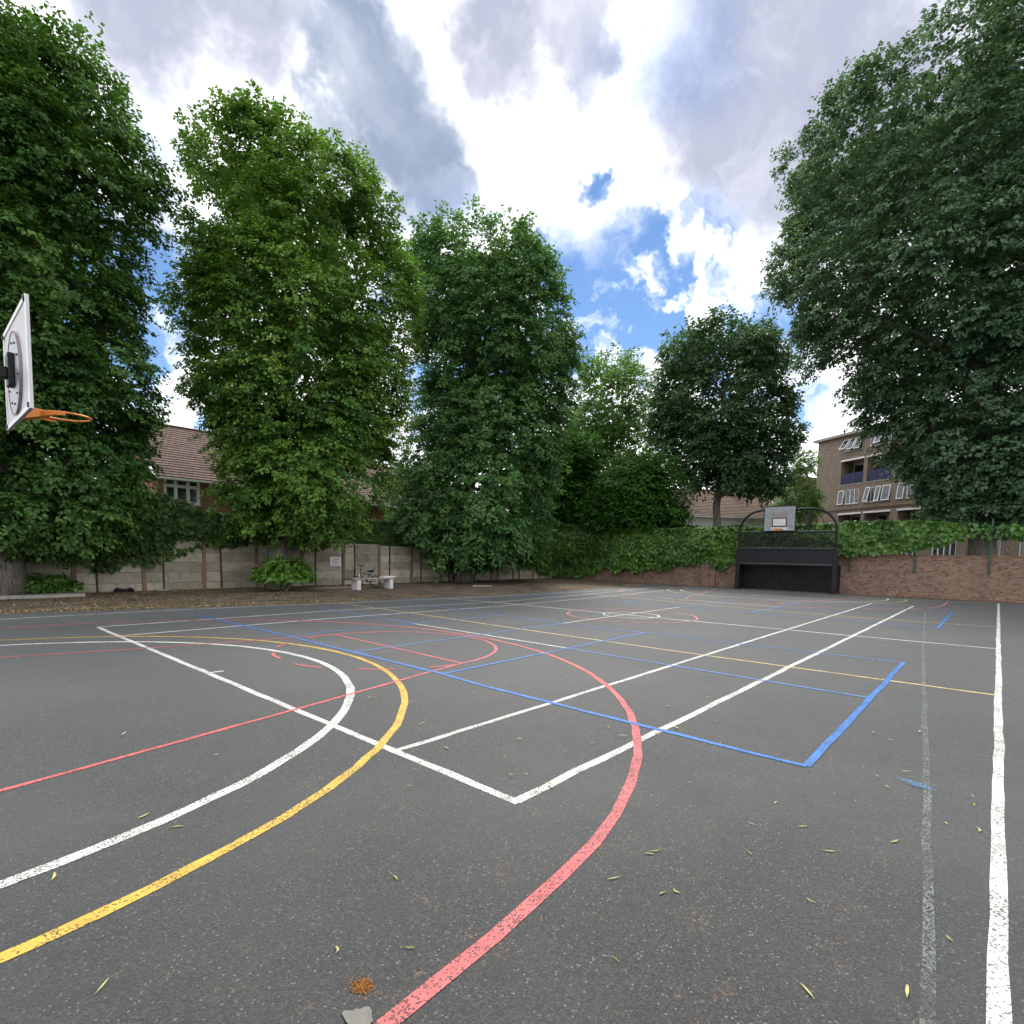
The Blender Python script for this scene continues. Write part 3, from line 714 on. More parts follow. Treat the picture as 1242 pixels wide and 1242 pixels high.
def f_interp(xs, ys, amp, seed, fr=1.3):
    def f(s): return np.interp(s, xs, ys)+amp*snoise(np.stack([s, s*0, s*0], 1), fr, seed)
    return f
# ivy on the brick wall and its wire fence (run measured along y)
ivy_strip('ivy', 'thick green ivy blanket trailing over the brick wall beside the goal', (WU-.06, 0, 0), (0, 1, 0), (-1, 0, 0), 5.8, 24.4,
          f_interp([5.8, 6.3, 9.8, 10.8, 12, 13.5, 15, 18, 20, 21, 22.5, 24.4], [1.95, 1.9, 1.75, 1.35, 1.30, 1.40, 1.0, .85, .75, .35, .25, .15], .26, 3, 2.6),
          f_interp([5.8, 10, 14, 20, 22, 24.4], [3.62, 3.5, 3.5, 3.5, 3.75, 4.2], .07, 4, 1.8), 250, .20, .48, 101, M_IVY)
ivy_strip('ivy', 'ivy hanging on the wire fence in front of the brick flats', (WU-.06, 0, 0), (0, 1, 0), (-1, 0, 0), 1.35, 5.8,
          f_interp([1.35, 2, 2.6, 3.3, 4, 5.8], [2.75, 2.45, 2.35, 2.12, 2.05, 2.0], .10, 6, 2.2), f_interp([1.3, 3, 5.8], [3.45, 3.62, 3.66], .06, 7, 2), 240, .20, .36, 103, M_IVY)
ivy_strip('ivy', 'thin ivy wisps at the far right run of the wire fence', (WU-.06, 0, 0), (0, 1, 0), (-1, 0, 0), -7, 1.35,
          f_interp([-7, -1, 1.35], [2.7, 2.75, 2.9], .12, 8, 2.2), f_interp([-7, 1.3], [3.5, 3.45], .08, 9, 2), 90, .20, .28, 105, M_IVY)
# creeper over the concrete fence: run measured along x
ivy_strip('creeper', 'leafy creeper spilling over the concrete fence below the tiled roof house', (0, FV+.12, 0), (1, 0, 0), (0, -1, 0), 3.2, 10.2,
          f_interp([3.2, 4.2, 5, 5.7, 6.4, 7.4, 8.2, 10.2], [1.6, 1.25, .75, .95, .85, 1.25, 1.6, 1.9], .20, 11, 2.4), f_interp([3.2, 5, 7, 9, 10.2], [3.2, 4.0, 3.7, 3.0, 2.8], .15, 12, 1.5), 260, .18, .75, 107, M_HEDGE)
ivy_strip('creeper', 'dark creeper over the corner where concrete fence meets brick wall', (0, FV+.08, 0), (1, 0, 0), (0, -1, 0), 24.2, 31.9,
          f_interp([24.2, 26, 28, 30, 31.9], [1.8, 1.35, 1.0, .55, .2], .14, 13, 2), f_interp([24.2, 27, 31.9], [2.8, 3.9, 4.5], .2, 14, 1.5), 240, .20, .7, 109, M_IVY)
# clipped hedges behind the concrete fence, one to a garden
for h0, h1, hh, lab in ((-3., 4.2, 3.4, 'dark garden hedge behind the concrete fence under the tall dark lime'), (4.2, 11.2, 3.1, 'dark hedge under the window of the tiled roof house'),
                        (11.2, 19.6, 3.2, 'dark garden hedge behind the bench and bicycle'), (19.6, 31.5, 3.0, 'shadowed hedge behind the dense cone topped lime')):
    r = np.random.default_rng(int(h0*10+400)); n = int((h1-h0)*2200); s = r.uniform(h0, h1, n)
    w_ = r.uniform(0, 1, n); topm = w_ > .62
    z_ = np.where(topm, hh, r.uniform(.2, hh, n)); y_ = np.where(topm, r.uniform(0, 1.3, n), r.uniform(-.05, .2, n))
    P2 = np.stack([s, z_, y_], 1); bump_ = .16*snoise(P2, 1.5, 7)
    pos = np.stack([s-h0, y_-bump_, z_+bump_*topm+r.normal(0, .06, n)], 1)
    nr = np.where(topm[:, None], UP, -np.array([0, 1., 0]))+UP*.4+r.normal(0, .45, (n, 3)); dr = -UP*.6+r.normal(0, .6, (n, 3)); ln = .15*r.uniform(.6, 1.3, n)
    hd = empty('hedge', (h0, FV+.55, 0), 0, lab, 'hedge')
    leaf_mesh('foliage', pos, nr, dr, ln, ln*.7, np.clip(.35+.2*snoise(P2, 2, 3)+r.normal(0, .18, n), 0, 1), M_HEDGE, hd)
    mb = MB()
    for k in range(int((h1-h0)/.5)):
        x_ = .25+.5*k; mb.tube([(x_, .6, -.05), (x_+.05, .62, 1.2), (x_-.05, .55, hh-.25)], [.04, .03, .012], 6)
        for j in range(4): mb.tube([(x_, .6, .7+.5*j), (x_+r.uniform(-.3, .3), .2 if j % 2 else 1.0, 1.1+.5*j)], [.015, .006], 5)
    mb.build('stems', M_BARK, hd)

def wall_hedge(y0, y1, x, hh, lab, seed):
    r = np.random.default_rng(seed); n = int((y1-y0)*1500); s_ = r.uniform(0, y1-y0, n); topm = r.uniform(0, 1, n) > .7
    z_ = np.where(topm, hh, r.uniform(.3, hh, n)); x_ = np.where(topm, r.uniform(0, 1.2, n), r.uniform(-.05, .3, n)); P2 = np.stack([s_, z_, x_], 1); b_ = .25*snoise(P2, 1.1, seed)
    pos = np.stack([x_-b_, s_, z_+b_*topm], 1); nr = np.where(topm[:, None], UP, -np.array([1., 0, 0]))+UP*.4+r.normal(0, .45, (n, 3)); dr = -UP*.6+r.normal(0, .6, (n, 3)); ln = .22*r.uniform(.6, 1.3, n)
    hd = empty('hedge', (x, y0, 0), 0, lab, 'hedge'); leaf_mesh('foliage', pos, nr, dr, ln, ln*.75, np.clip(.3+r.normal(0, .18, n), 0, 1), M_HEDGE, hd)
    mb = MB()
    for k in range(int((y1-y0)/.8)): mb.tube([(.6, .4+.8*k, -.05), (.62, .45+.8*k, hh*.5), (.55, .4+.8*k, hh-.3)], [.05, .035, .012], 6)
    tag(mb.build('stems', M_BARK, hd), kind='stuff')
wall_hedge(11.5, 25.5, 33.2, 3.6, 'dark hedge growing close behind the ivy covered wall', 811)
# shrubs in front of the fence
def shrub(name, label, c, rx, ry, rz, n, size, seed, mat, nst=9, wide=True):
    root = empty(name, c, 0, label, 'shrub'); p_, a_, d_, l_, w_, t_ = shrub_leaves(np.array([0, 0, rz*.35]), rx, ry, rz*.72, n, size, seed, .28)
    p_[:, 2] = np.maximum(p_[:, 2], .03)
    leaf_mesh('foliage', p_, a_, d_, l_, w_, t_, mat, root, wide=wide)
    mb = MB(); r = np.random.default_rng(seed)
    for k in range(nst):
        an = r.uniform(0, 6.28); mb.tube([(0.03*math.cos(an), .03*math.sin(an), -.02), (rx*.3*math.cos(an), ry*.3*math.sin(an), rz*.5), (rx*.7*math.cos(an), ry*.7*math.sin(an), rz*.8)], [.018, .012, .006], 5)
    mb.build('stems', M_BARK, root); return root
c = ground(350, 718); shrub('shrub', 'bright green broad leaved shrub at the foot of the yellow green lime', (c[0]+.1, c[1]+.4, 0), 1.10, .75, 1.30, 1500, .20, 5, M_SHRUB)
c = ground(22, 721); shrub('shrub', 'low spreading shrub beside the concrete slab at the fence', (c[0]+.3, c[1]-.95, .0), 1.25, .6, .66, 1500, .16, 6, M_IVY)
c = ground(0, 722); shrub('shrub', 'taller sucker growth sprouting round the tall dark lime trunk', (c[0]-.1, c[1]-.8, 0), .6, .5, 1.25, 700, .15, 8, M_IVY)

# ------------------------------------------------------------------ buildings
def facade(mb, x0, x1, z0, z1, holes, y=0., reveal=.14):
    """front wall at y with real openings and reveals"""
    xs = sorted({x0, x1, *[h[0] for h in holes], *[h[1] for h in holes]}); zs = sorted({z0, z1, *[h[2] for h in holes], *[h[3] for h in holes]})
    for i in range(len(xs)-1):
        for j in range(len(zs)-1):
            cx, cz = (xs[i]+xs[i+1])/2, (zs[j]+zs[j+1])/2
            if any(h[0] < cx < h[1] and h[2] < cz < h[3] for h in holes): continue
            mb.quad((xs[i], y, zs[j]), (xs[i+1], y, zs[j]), (xs[i+1], y, zs[j+1]), (xs[i], y, zs[j+1]))
    for a0, a1, c0, c1, *dp in holes:
        d = dp[0] if dp else reveal
        mb.quad((a0, y, c0), (a0, y, c1), (a0, y+d, c1), (a0, y+d, c0)); mb.quad((a1, y, c0), (a1, y+d, c0), (a1, y+d, c1), (a1, y, c1))
        mb.quad((a0, y, c0), (a0, y+d, c0), (a1, y+d, c0), (a1, y, c0)); mb.quad((a0, y, c1), (a1, y, c1), (a1, y+d, c1), (a0, y+d, c1))
def window(parent, x0, x1, z0, z1, y, lights=2, transom=None, fw=.065, tilt=None):
    mb = MB(); ya, yb = y-.03, y+.05
    mb.box(x0, x1, ya, yb, z0, z0+fw); mb.box(x0, x1, ya, yb, z1-fw, z1); mb.box(x0, x0+fw, ya+.002, yb-.002, z0+fw, z1-fw); mb.box(x1-fw, x1, ya+.002, yb-.002, z0+fw, z1-fw)
    for k in range(1, lights):
        xm = x0+(x1-x0)*k/lights; mb.box(xm-fw/2, xm+fw/2, ya+.004, yb-.004, z0+fw, z1-fw)
    if transom:
        zt = z0+(z1-z0)*transom; mb.box(x0+fw, x1-fw, ya+.006, yb-.006, zt-fw/2, zt+fw/2)
    w = mb.build('window', M_UPVC, parent)
    for k in range(lights):
        xa = x0+(x1-x0)*k/lights; xb = x0+(x1-x0)*(k+1)/lights
        g_ = MB(); g_.quad((xa, y+.02, z0), (xb, y+.02, z0), (xb, y+.02, z1), (xa, y+.02, z1)); g_.build('pane', M_GLASS, w)
        if tilt and k in tilt:
            # top hung sash swung outwards
            s_ = MB(); hgt = z1-z0; an = tilt[k]
            def tp(x, h, o=0): return (x, y-.04-math.sin(an)*h-o*math.cos(an), z1-math.cos(an)*h+o*math.sin(an))
            def bar(xl, xr, h0, h1):
                v = [tp(xl, h0), tp(xr, h0), tp(xr, h1), tp(xl, h1), tp(xl, h0, .04), tp(xr, h0, .04), tp(xr, h1, .04), tp(xl, h1, .04)]
                s_.add(v, [(0, 1, 2, 3), (7, 6, 5, 4), (0, 4, 5, 1), (1, 5, 6, 2), (2, 6, 7, 3), (3, 7, 4, 0)])
            f2 = .075
            bar(xa+.02, xb-.02, 0, f2); bar(xa+.02, xb-.02, hgt-f2, hgt); bar(xa+.02, xa+.02+f2, f2, hgt-f2); bar(xb-.02-f2, xb-.02, f2, hgt-f2)
            s_.build('sash', M_UPVC, w)
            g2 = MB(); g2.quad(tp(xa+.05, .03, .02), tp(xb-.05, .03, .02), tp(xb-.05, hgt-.03, .02), tp(xa+.05, hgt-.03, .02)); g2.build('pane', M_GLASS, w)
    return w
def sill(parent, x0, x1, z, y=0, mat=None):
    b = MB(); b.box(x0-.06, x1+.06, y-.08, y-.003, z-.07, z-.004); b.build('sill', mat or M_LEAD, parent)

# block of flats: x along the facade from its far corner, y into the building
C0 = RGT*32.4+FWD*57.85; ex = RGT*.25-FWD*.968
apt = empty('apartment_block', (C0[0], C0[1], 0), math.atan2(ex[1], ex[0]), 'brown brick block of flats with recessed blue balconies and white windows', 'building')
XA, XB, ZT = -1.05, 24.0, 14.05
balc = []; wins = []; holes = []
for s_ in range(3):
    o_ = 6.45*s_
    for x0, x1 in ((2.07, 4.68), (5.05, 7.75)):
        for z0, z1 in ((9.25, 11.55), (4.1, 6.25)): balc.append((x0+o_, x1+o_, z0, z1))
    for x0, x1, n_, tl in ((1.90, 2.62, 1, {0: .12}), (2.75, 4.30, 3, None), (5.02, 6.72, 3, {0: .26, 2: .2}), (6.86, 7.72, 1, {0: .15})):
        wins.append((x0+o_, x1+o_, 7.28, 8.70, n_, tl))
    wins.append((2.2+o_, 4.4+o_, 12.5, 13.65, 3, {0: .6, 1: .45, 2: .35})); wins.append((5.2+o_, 7.4+o_, 12.5, 13.65, 3, {1: .5}))
    for x0, x1 in ((2.2, 4.2), (5.4, 7.4)): wins.append((x0+o_, x1+o_, 1.9, 3.4, 4, None))
holes = [(a0, a1, c0, c1, 1.5) for a0, a1, c0, c1 in balc]+[(w[0], w[1], w[2], w[3], .12) for w in wins]
mb = MB(); facade(mb, XA, XB, 0, ZT, holes)
mb.quad((XA, 0, 0), (XA, 0, ZT), (XA, 10, ZT), (XA, 10, 0)); mb.quad((XB, 0, 0), (XB, 10, 0), (XB, 10, ZT), (XB, 0, ZT)); mb.quad((XA, 10, 0), (XA, 10, ZT), (XB, 10, ZT), (XB, 10, 0))
mb.build('wall', M_APT, apt)
mb = MB(); mb.box(XA-.35, XB+.3, -.38, 10.3, ZT+.002, ZT+.24); rf = mb.build('roof', M_LEAD, apt)
for w in wins:
    window(apt, w[0]+.005, w[1]-.005, w[2]+.005, w[3]-.005, .07, w[4], None, .075, w[5]); sill(apt, w[0], w[1], w[2])
for i_, (a0, a1, c0, c1) in enumerate(balc):
    b = MB(); b.quad((a0, 1.5, c0), (a1, 1.5, c0), (a1, 1.5, c1), (a0, 1.5, c1)); bl = b.build('balcony', M_CREAMIN if i_ % 2 else M_RENDER, apt)
    b = MB(); b.quad((a0+.2, 1.48, c0+.03), (a0+1.15, 1.48, c0+.03), (a0+1.15, 1.48, c0+2.0), (a0+.2, 1.48, c0+2.0)); b.build('balcony_door', M_GLASS if i_ % 2 else M_DARKIN, bl)
    b = MB(); b.box(a0+1.25, a1-.2, 1.44, 1.49, c0+.8, c0+.86); b.box(a0+1.25, a1-.2, 1.44, 1.49, c0+1.9, c0+1.96); b.box(a0+1.25, a0+1.31, 1.442, 1.488, c0+.86, c0+1.9); b.box(a1-.26, a1-.2, 1.442, 1.488, c0+.86, c0+1.9); b.build('window_frame', M_UPVC, bl)
    b = MB(); b.box(a0-.06, a1+.06, -.06, -.004, c1+.003, c1+.16); b.build('lintel', M_UPVC, bl)
    b = MB(); b.box(a0-.03, a1+.03, -.05, -.004, c0-.12, c0-.003); b.build('slab_edge', M_LEAD, bl)
    b = MB(); b.box(a0, a1, .05, .09, c0+.98, c0+1.04); b.box(a0, a1, .05, .09, c0+.05, c0+.10); b.build('rail', M_NAVY, bl)
    b = MB()
    for x_ in np.arange(a0+.06, a1, .14): b.box(x_, x_+.085, .055, .08, c0+.10, c0+.98)
    b.build('railing', M_NAVY, bl)
b = MB(); b.box(XA, XB, -.05, -.004, 6.62, 6.78); b.build('string_course', simple('brown_band', (.13, .085, .065), .9), apt)
# low extension roofline glimpsed left of the block
ext = empty('garage_block', tuple((C0+FWD*14-RGT*5.)), math.atan2(ex[1], ex[0]), 'low brick block glimpsed beyond the end of the flats', 'building')
b = MB(); facade(b, 0, 12, 0, 10.5, [(2, 3.5, 7, 8.2), (5, 6.5, 7, 8.2)]); b.quad((0, 0, 0), (0, 0, 10.5), (0, 8, 10.5), (0, 8, 0)); b.quad((0, 8, 0), (0, 8, 10.5), (12, 8, 10.5), (12, 8, 0)); b.quad((12, 0, 0), (12, 8, 0), (12, 8, 10.5), (12, 0, 10.5)); b.build('wall', M_APT, ext)
for x0 in (2, 5): window(ext, x0+.005, x0+1.495, 7.005, 8.195, .07, 2)
b = MB(); b.box(-.2, 12.2, -.2, 8.2, 10.503, 10.7); b.build('roof', M_LEAD, ext)

def house(name, loc, rz, label, Lx, depth, eave, ridge, wallmat, tilemat, wins_, chimney=True):
    h = empty(name, loc, rz, label, 'house')
    mb = MB(); facade(mb, 0, Lx, 0, eave, [(w[0], w[1], w[2], w[3]) for w in wins_])
    mid = depth/2
    mb.quad((0, 0, 0), (0, 0, eave), (0, mid, ridge-.12), (0, depth, eave), (0, depth, 0)); mb.quad((Lx, 0, 0), (Lx, depth, 0), (Lx, depth, eave), (Lx, mid, ridge-.12), (Lx, 0, eave))
    mb.quad((0, depth, 0), (0, depth, eave), (Lx, depth, eave), (Lx, depth, 0)); mb.build('wall', wallmat, h)
    for w in wins_:
        window(h, w[0]+.005, w[1]-.005, w[2]+.005, w[3]-.005, .07, w[4], w[5], .15); sill(h, w[0], w[1], w[2])
    # roof: overlapping courses of tiles, each a step proud of the one above
    mb = MB(); ov = .35; sl = (ridge-eave)/mid; nrow = int(math.hypot(mid+ov, (mid+ov)*sl)/.30)
    for sgn in (0, 1):
        for k in range(nrow):
            y0 = -ov+(mid+ov)*k/nrow; y1 = -ov+(mid+ov)*(k+1)/nrow+.03
            za = eave+sl*y0+.07; zb_ = eave+sl*y1+.025
            yy = (lambda q: q) if not sgn else (lambda q: depth-q)
            A = (-.18, yy(y0), za); B = (Lx+.18, yy(y0), za); C_ = (Lx+.18, yy(y1), zb_); D_ = (-.18, yy(y1), zb_)
            a2 = (-.18, yy(y0), za-.045); b2_ = (Lx+.18, yy(y0), za-.045)
            mb.add([A, B, C_, D_, a2, b2_], [(0, 1, 2, 3) if not sgn else (3, 2, 1, 0), (4, 5, 1, 0) if not sgn else (0, 1, 5, 4)])
    rf = mb.build('roof', tilemat, h)
    mb = MB(); mb.tube([(x_, mid, ridge+.04) for x_ in np.linspace(-.2, Lx+.2, 12)], .10, 8); mb.build('ridge_tiles', tilemat, rf)
    mb = MB(); mb.box(-.2, Lx+.2, -ov-.10, -ov-.01, eave-ov*sl-.10, eave-ov*sl+.01); mb.build('gutter', M_UPVC, h)
    mb = MB()
    for x_ in (-.215, Lx+.185):
        for s0 in (0, 1):
            y0, y1 = (-ov, mid) if not s0 else (depth+ov, mid)
            z0, z1 = eave-ov*sl, ridge
            mb.add([(x_, y0, z0-.1), (x_+.03, y0, z0-.1), (x_+.03, y0, z0+.09), (x_, y0, z0+.09), (x_, y1, z1-.1), (x_+.03, y1, z1-.1), (x_+.03, y1, z1+.09), (x_, y1, z1+.09)],
                   [(0, 1, 2, 3), (7, 6, 5, 4), (0, 4, 5, 1), (1, 5, 6, 2), (2, 6, 7, 3), (3, 7, 4, 0)])
    mb.build('bargeboard', M_UPVC, h)
    if chimney:
        cx_ = chimney if not isinstance(chimney, bool) else Lx*.7
        mb = MB(); mb.box(cx_, cx_+.9, mid-.3, mid+.3, ridge-.5, ridge+1.1); mb.box(cx_-.05, cx_+.95, mid-.35, mid+.35, ridge+1.102, ridge+1.22); ch = mb.build('chimney', wallmat, rf)
        mb = MB(); mb.tube([(cx_+.25, mid, ridge+1.22), (cx_+.25, mid, ridge+1.6)], .11, 8); mb.tube([(cx_+.65, mid, ridge+1.22), (cx_+.65, mid, ridge+1.6)], .11, 8)
    return h
def on_v(px, py, v0):
    d = ray(px, py); t = v0/d[1]; return d*t+UP*CAM_H
HV = 32.0
c = on_v(189, 577, HV-.35); w0 = on_v(196, 590, HV); w1 = on_v(241, 590, HV)
wx0, wx1 = w0[0]-c[0], w1[0]-c[0]
eaveH = c[2]+.35*.62+.0
house('house', (c[0]+.18, HV, 0), 0, 'house with brown tiled roof and white window beyond the concrete fence', 9.5, 10.4, eaveH, eaveH+3.35, M_HOUSE, M_TILE,
      [(max(.15, wx0-.1), wx1-.1, eaveH-1.5, eaveH-.16, 3, .68), (5.6, 7.2, eaveH-1.5, eaveH-.16, 2, .68), (.9, 2.6, .9, 2.1, 2, .68), (5.6, 7.2, .9, 2.1, 2, .68)], 8.0)
c2 = on_v(452, 600, HV+1)
house('house', (c2[0]-4.5, HV+1, 0), 0, 'house roof showing between the yellow green lime and the cone topped lime', 14, 10.4, 5.2, 8.6, M_HOUSE, M_TILE,
      [(2, 3.6, 3.7, 5.0, 2, .68), (8, 9.6, 3.7, 5.0, 2, .68)], False)
p3 = at_depth(818, 620, 52); rz3 = math.atan2(RGT[1], RGT[0])+math.radians(6)
house('house', (p3[0], p3[1], 0), rz3, 'white rendered house with brown tiled roof behind the forked trunk tree', 11, 9.0, 5.85, 8.6, M_RENDER, M_TILE2,
      [(1.2, 2.6, 3.2, 4.4, 2, .68), (4.4, 5.8, 3.2, 4.4, 2, .68), (7.6, 9.0, 3.2, 4.4, 2, .68)], True)

# ------------------------------------------------------------------ near basketball stand, seen from behind
bs = empty('basketball_stand', (-1.35, 8.0, 0), 0, 'basketball backboard on a post, seen from behind, with orange ring', 'basketball hoop')
BX = .967+1.35; v0_, v1_, z0_, z1_ = 7.31-8, 8.95-8, 3.03, 4.13
mb = MB(); mb.box(BX-.012, BX+.012, v0_, v1_, z0_, z1_); bd = mb.build('backboard', M_BDWHITE, bs)
mb = MB(); t_ = .045
mb.box(BX-.022, BX-.0125, v0_, v1_, z0_, z0_+t_); mb.box(BX-.022, BX-.0125, v0_, v1_, z1_-t_, z1_); mb.box(BX-.021, BX-.0125, v0_, v0_+t_, z0_+t_, z1_-t_); mb.box(BX-.021, BX-.0125, v1_-t_, v1_, z0_+t_, z1_-t_)
mb.build('board_frame', M_UPVC, bd)
for yy in (v0_+.012, v1_-.06):
    for zz_ in (z0_+.012, z1_-.06):
        mb = MB(); mb.box(BX-.034, BX-.0225, yy, yy+.045, zz_, zz_+.045); mb.build('corner_bolt', M_BLACK, bd)
def disc(r0, r1, x0, x1, cy0, cz0, n=40):
    mb = MB(); vs = []; fs = []
    for k in range(n):
        q = 2*math.pi*k/n; c_, s_ = math.cos(q), math.sin(q)
        vs += [(x0, cy0+r0*c_, cz0+r0*s_), (x0, cy0+r1*c_, cz0+r1*s_), (x1, cy0+r1*c_, cz0+r1*s_), (x1, cy0+r0*c_, cz0+r0*s_)]
    for k in range(n):
        a_, b_ = 4*k, 4*((k+1) % n)
        for j in range(4): fs.append((a_+j, a_+(j+1) % 4, b_+(j+1) % 4, b_+j))
    return mb.add(vs, fs)
cyb, czb = .13, 3.52
disc(.02, .42, BX-.034, BX-.014, cyb, czb).build('round_plate', M_GALV, bd)
disc(.425, .44, BX-.040, BX-.0345, cyb, czb).build('plate_rim', M_MAROON, bd)
for k in range(10):
    q = 2*math.pi*k/10+.2; mb = MB(); mb.box(BX-.046, BX-.0345, cyb+.33*math.cos(q)-.009, cyb+.33*math.cos(q)+.009, czb+.33*math.sin(q)-.009, czb+.33*math.sin(q)+.009); mb.build('bolt', M_BLACK, bd)
mb = MB(); mb.box(BX-.09, BX-.0345, cyb-.10, cyb+.10, czb-.14, czb+.20); mb.build('mount_bracket', M_BLACK, bs, bevel=.01)
mb = MB(); mb.box(.02, BX-.09, cyb-.06, cyb+.06, czb-.07, czb+.05); mb.build('arm', M_BLACK, bs, bevel=.012)
mb = MB(); mb.tube([(0, cyb, -.05), (0, cyb, 1.5), (0, cyb, czb+.15)], .08, 16); mb.build('pole', M_BLACK, bs, smooth=True)
mb = MB(); mb.tube([(.05, cyb, 2.7), (BX-.35, cyb, czb-.075)], .035, 8); mb.build('brace', M_BLACK, bs)
def ring(parent, cx, cy0, cz0, r=.235, tr=.012, s=1):
    mb = MB(); mb.tube([(cx+r*math.cos(q), cy0+r*math.sin(q), cz0) for q in np.linspace(0, 2*math.pi, 36, endpoint=False)], tr, 8, True)
    rg = mb.build('ring', M_ORANGE, parent, smooth=True)
    return rg
rz_ = 3.15
rg = ring(bs, BX+.012+.15+.235, .13, rz_)
mb = MB()
x0, x1 = BX+.0125, BX+.26
mb.add([(x0, -.13, rz_-.11), (x0, .13, rz_-.11), (x0, .13, rz_+.03), (x0, -.13, rz_+.03), (x1, -.09, rz_-.025), (x1, .09, rz_-.025), (x1, .09, rz_+.012), (x1, -.09, rz_+.012)],
       [(0, 1, 2, 3), (7, 6, 5, 4), (0, 4, 5, 1), (1, 5, 6, 2), (2, 6, 7, 3), (3, 7, 4, 0)])
o = mb.build('ring_bracket', M_ORANGE, rg); o.location.y = .13
for s_ in (-1, 1):
    mb = MB(); cxr = BX+.397
    q0 = [(cxr+.252*math.cos(q), s_*.252*math.sin(q)) for q in np.linspace(math.radians(100), math.radians(175), 10)]
    vs = [(x_, y_, rz_-.055+.02*(1-i/9)) for i, (x_, y_) in enumerate(q0)]+[(x_, y_, rz_-.0) for x_, y_ in q0]+[(x_*1.0+.0, y_*1.03, rz_-.055+.02*(1-i/9)) for i, (x_, y_) in enumerate(q0)]+[(x_, y_*1.03, rz_) for x_, y_ in q0]
    mb.add(vs, [(i, i+1, 10+i+1, 10+i) for i in range(9)]+[(20+i+1, 20+i, 30+i, 30+i+1) for i in range(9)]); o = mb.build('ring_brace', M_ORANGE, rg); o.location.y = .13

# ------------------------------------------------------------------ far goal with backboard
GU = 30.6
goal = empty('goal', (GU, 8.33, 0), 0, 'black steel ball court goal with arched top and basketball backboard', 'goal')
hw = 2.33; ZA = 4.24; RA = 1.15
def arch(x, r):
    pts = [(x, hw, -.02), (x, hw, 1.4), (x, hw, ZA-RA)]
    for q in np.linspace(0, math.pi/2, 10)[1:]: pts.append((x, hw-RA+RA*math.cos(q), ZA-RA+RA*math.sin(q)))
    for q in np.linspace(math.pi/2, math.pi, 10): pts.append((x, -hw+RA+RA*math.cos(q), ZA-RA+RA*math.sin(q)))
    pts += [(x, -hw, 1.4), (x, -hw, -.02)]
    return pts
mb = MB(); mb.tube(arch(0, .06), .06, 10); mb.build('arch_frame', M_BLACK, goal, smooth=True)
for z_ in (1.40, 2.22, 3.08):
    mb = MB(); mb.box(-.045, .045, -hw+.06, hw-.06, z_-.045, z_+.045); mb.build('cross_rail', M_BLACK, goal, bevel=.008)
    mb = MB(); mb.box(-.05, .05, -hw+.07, hw-.07, z_+.0455, z_+.054); mb.build('rail_cap', M_GALV, goal)
# legs: deep box sections either side of the goal mouth
for s_ in (-1, 1):
    mb = MB(); mb.box(-.06, .06, s_*(hw-.0)-.10, s_*(hw-.0)+.10, -.02, 2.15); mb.build('leg', M_BLACK, goal, bevel=.012)
    mb = MB(); mb.box(1.02, 1.12, s_*hw-.06, s_*hw+.06, -.02, 1.36); mb.build('rear_leg', M_BLACK, goal, bevel=.01)
    mb = MB(); mb.box(.065, 1.015, s_*hw-.02, s_*hw+.02, .02, 1.35); mb.build('side_panel', M_BLACK, goal)
    mb = MB(); mb.box(.06, 1.02, s_*hw-.04, s_*hw+.04, 1.362, 1.44); mb.build('side_rail', M_BLACK, goal)
mb = MB(); mb.box(1.03, 1.11, -hw+.06, hw-.06, 1.28, 1.36); mb.build('rear_rail', M_BLACK, goal)
for y_ in (-.28, -.14):
    mb = MB(); mb.box(1.03, 1.10, y_-.03, y_+.03, -.02, 1.28); mb.build('rear_post', M_BLACK, goal)
# steel bars: goal back, close bars in the ball panel, open mesh above
def bars(name, x, y0, y1, z0, z1, step, w):
    mb = MB()
    for y_ in np.arange(y0+step/2, y1, step): mb.box(x-w/2, x+w/2, y_-w/2, y_+w/2, z0, z1)
    mb.build(name, M_BLACK, goal)
bars('back_bars', 1.06, -hw+.08, hw-.08, .02, 1.275, .060, .036)
mb = MB(); mb.box(-.012, .012, -hw+.065, hw-.065, 1.45, 2.17); mb.build('ball_panel', M_BLACK, goal)
bars('mesh_panel', 0, -hw+.08, hw-.08, 2.28, 3.03, .055, .016)
mb = MB()
for z_ in np.arange(2.33, 3.03, .055): mb.box(-.022, -.0085, -hw+.07, hw-.07, z_-.007, z_+.007)
mb.build('mesh_panel', M_BLACK, goal)
mb = MB(); mb.box(-.03, .03, -.30, -.20, 2.27, 3.03); mb.build('mid_post', M_BLACK, goal)
for y_ in (-1.10, .98):
    mb = MB(); mb.box(-.05, .05, y_-.055, y_+.055, 3.14, ZA-.04); mb.build('upright', M_BLACK, goal)
# backboard
by0, by1, bz0, bz1 = 7.88-8.33, 9.36-8.33, 3.16, 4.40; bm_ = (by0+by1)/2
mb = MB(); mb.box(-.135, -.10, by0, by1, bz0, bz1); bd2 = mb.build('backboard', M_BDGREY, goal)
mb = MB(); mb.box(-.10, -.052, by0+.1, by1-.1, bz0+.05, bz0+.15); mb.box(-.10, -.052, by0+.1, by1-.1, ZA-.12, ZA-.02); mb.build('mount_bracket', M_BLACK, goal)
mb = MB(); e_ = .04
mb.box(-.15, -.095, by0-e_, by1+e_, bz0-e_, bz0-.001); mb.box(-.15, -.095, by0-e_, by1+e_, bz1+.001, bz1+e_); mb.box(-.148, -.096, by0-e_, by0-.001, bz0, bz1); mb.box(-.148, -.096, by1+.001, by1+e_, bz0, bz1); mb.build('board_frame', M_BLACK, bd2)
mb = MB(); mb.box(-.139, -.1355, bm_-.38, bm_+.38, bz0+.2, bz0+.93); mb.build('worn_patch', simple('worn_red_grey', (.29, .25, .26), .7, .3, 0, .3, 14), bd2)
zq0, zq1 = bz0+.20, bz0+.66
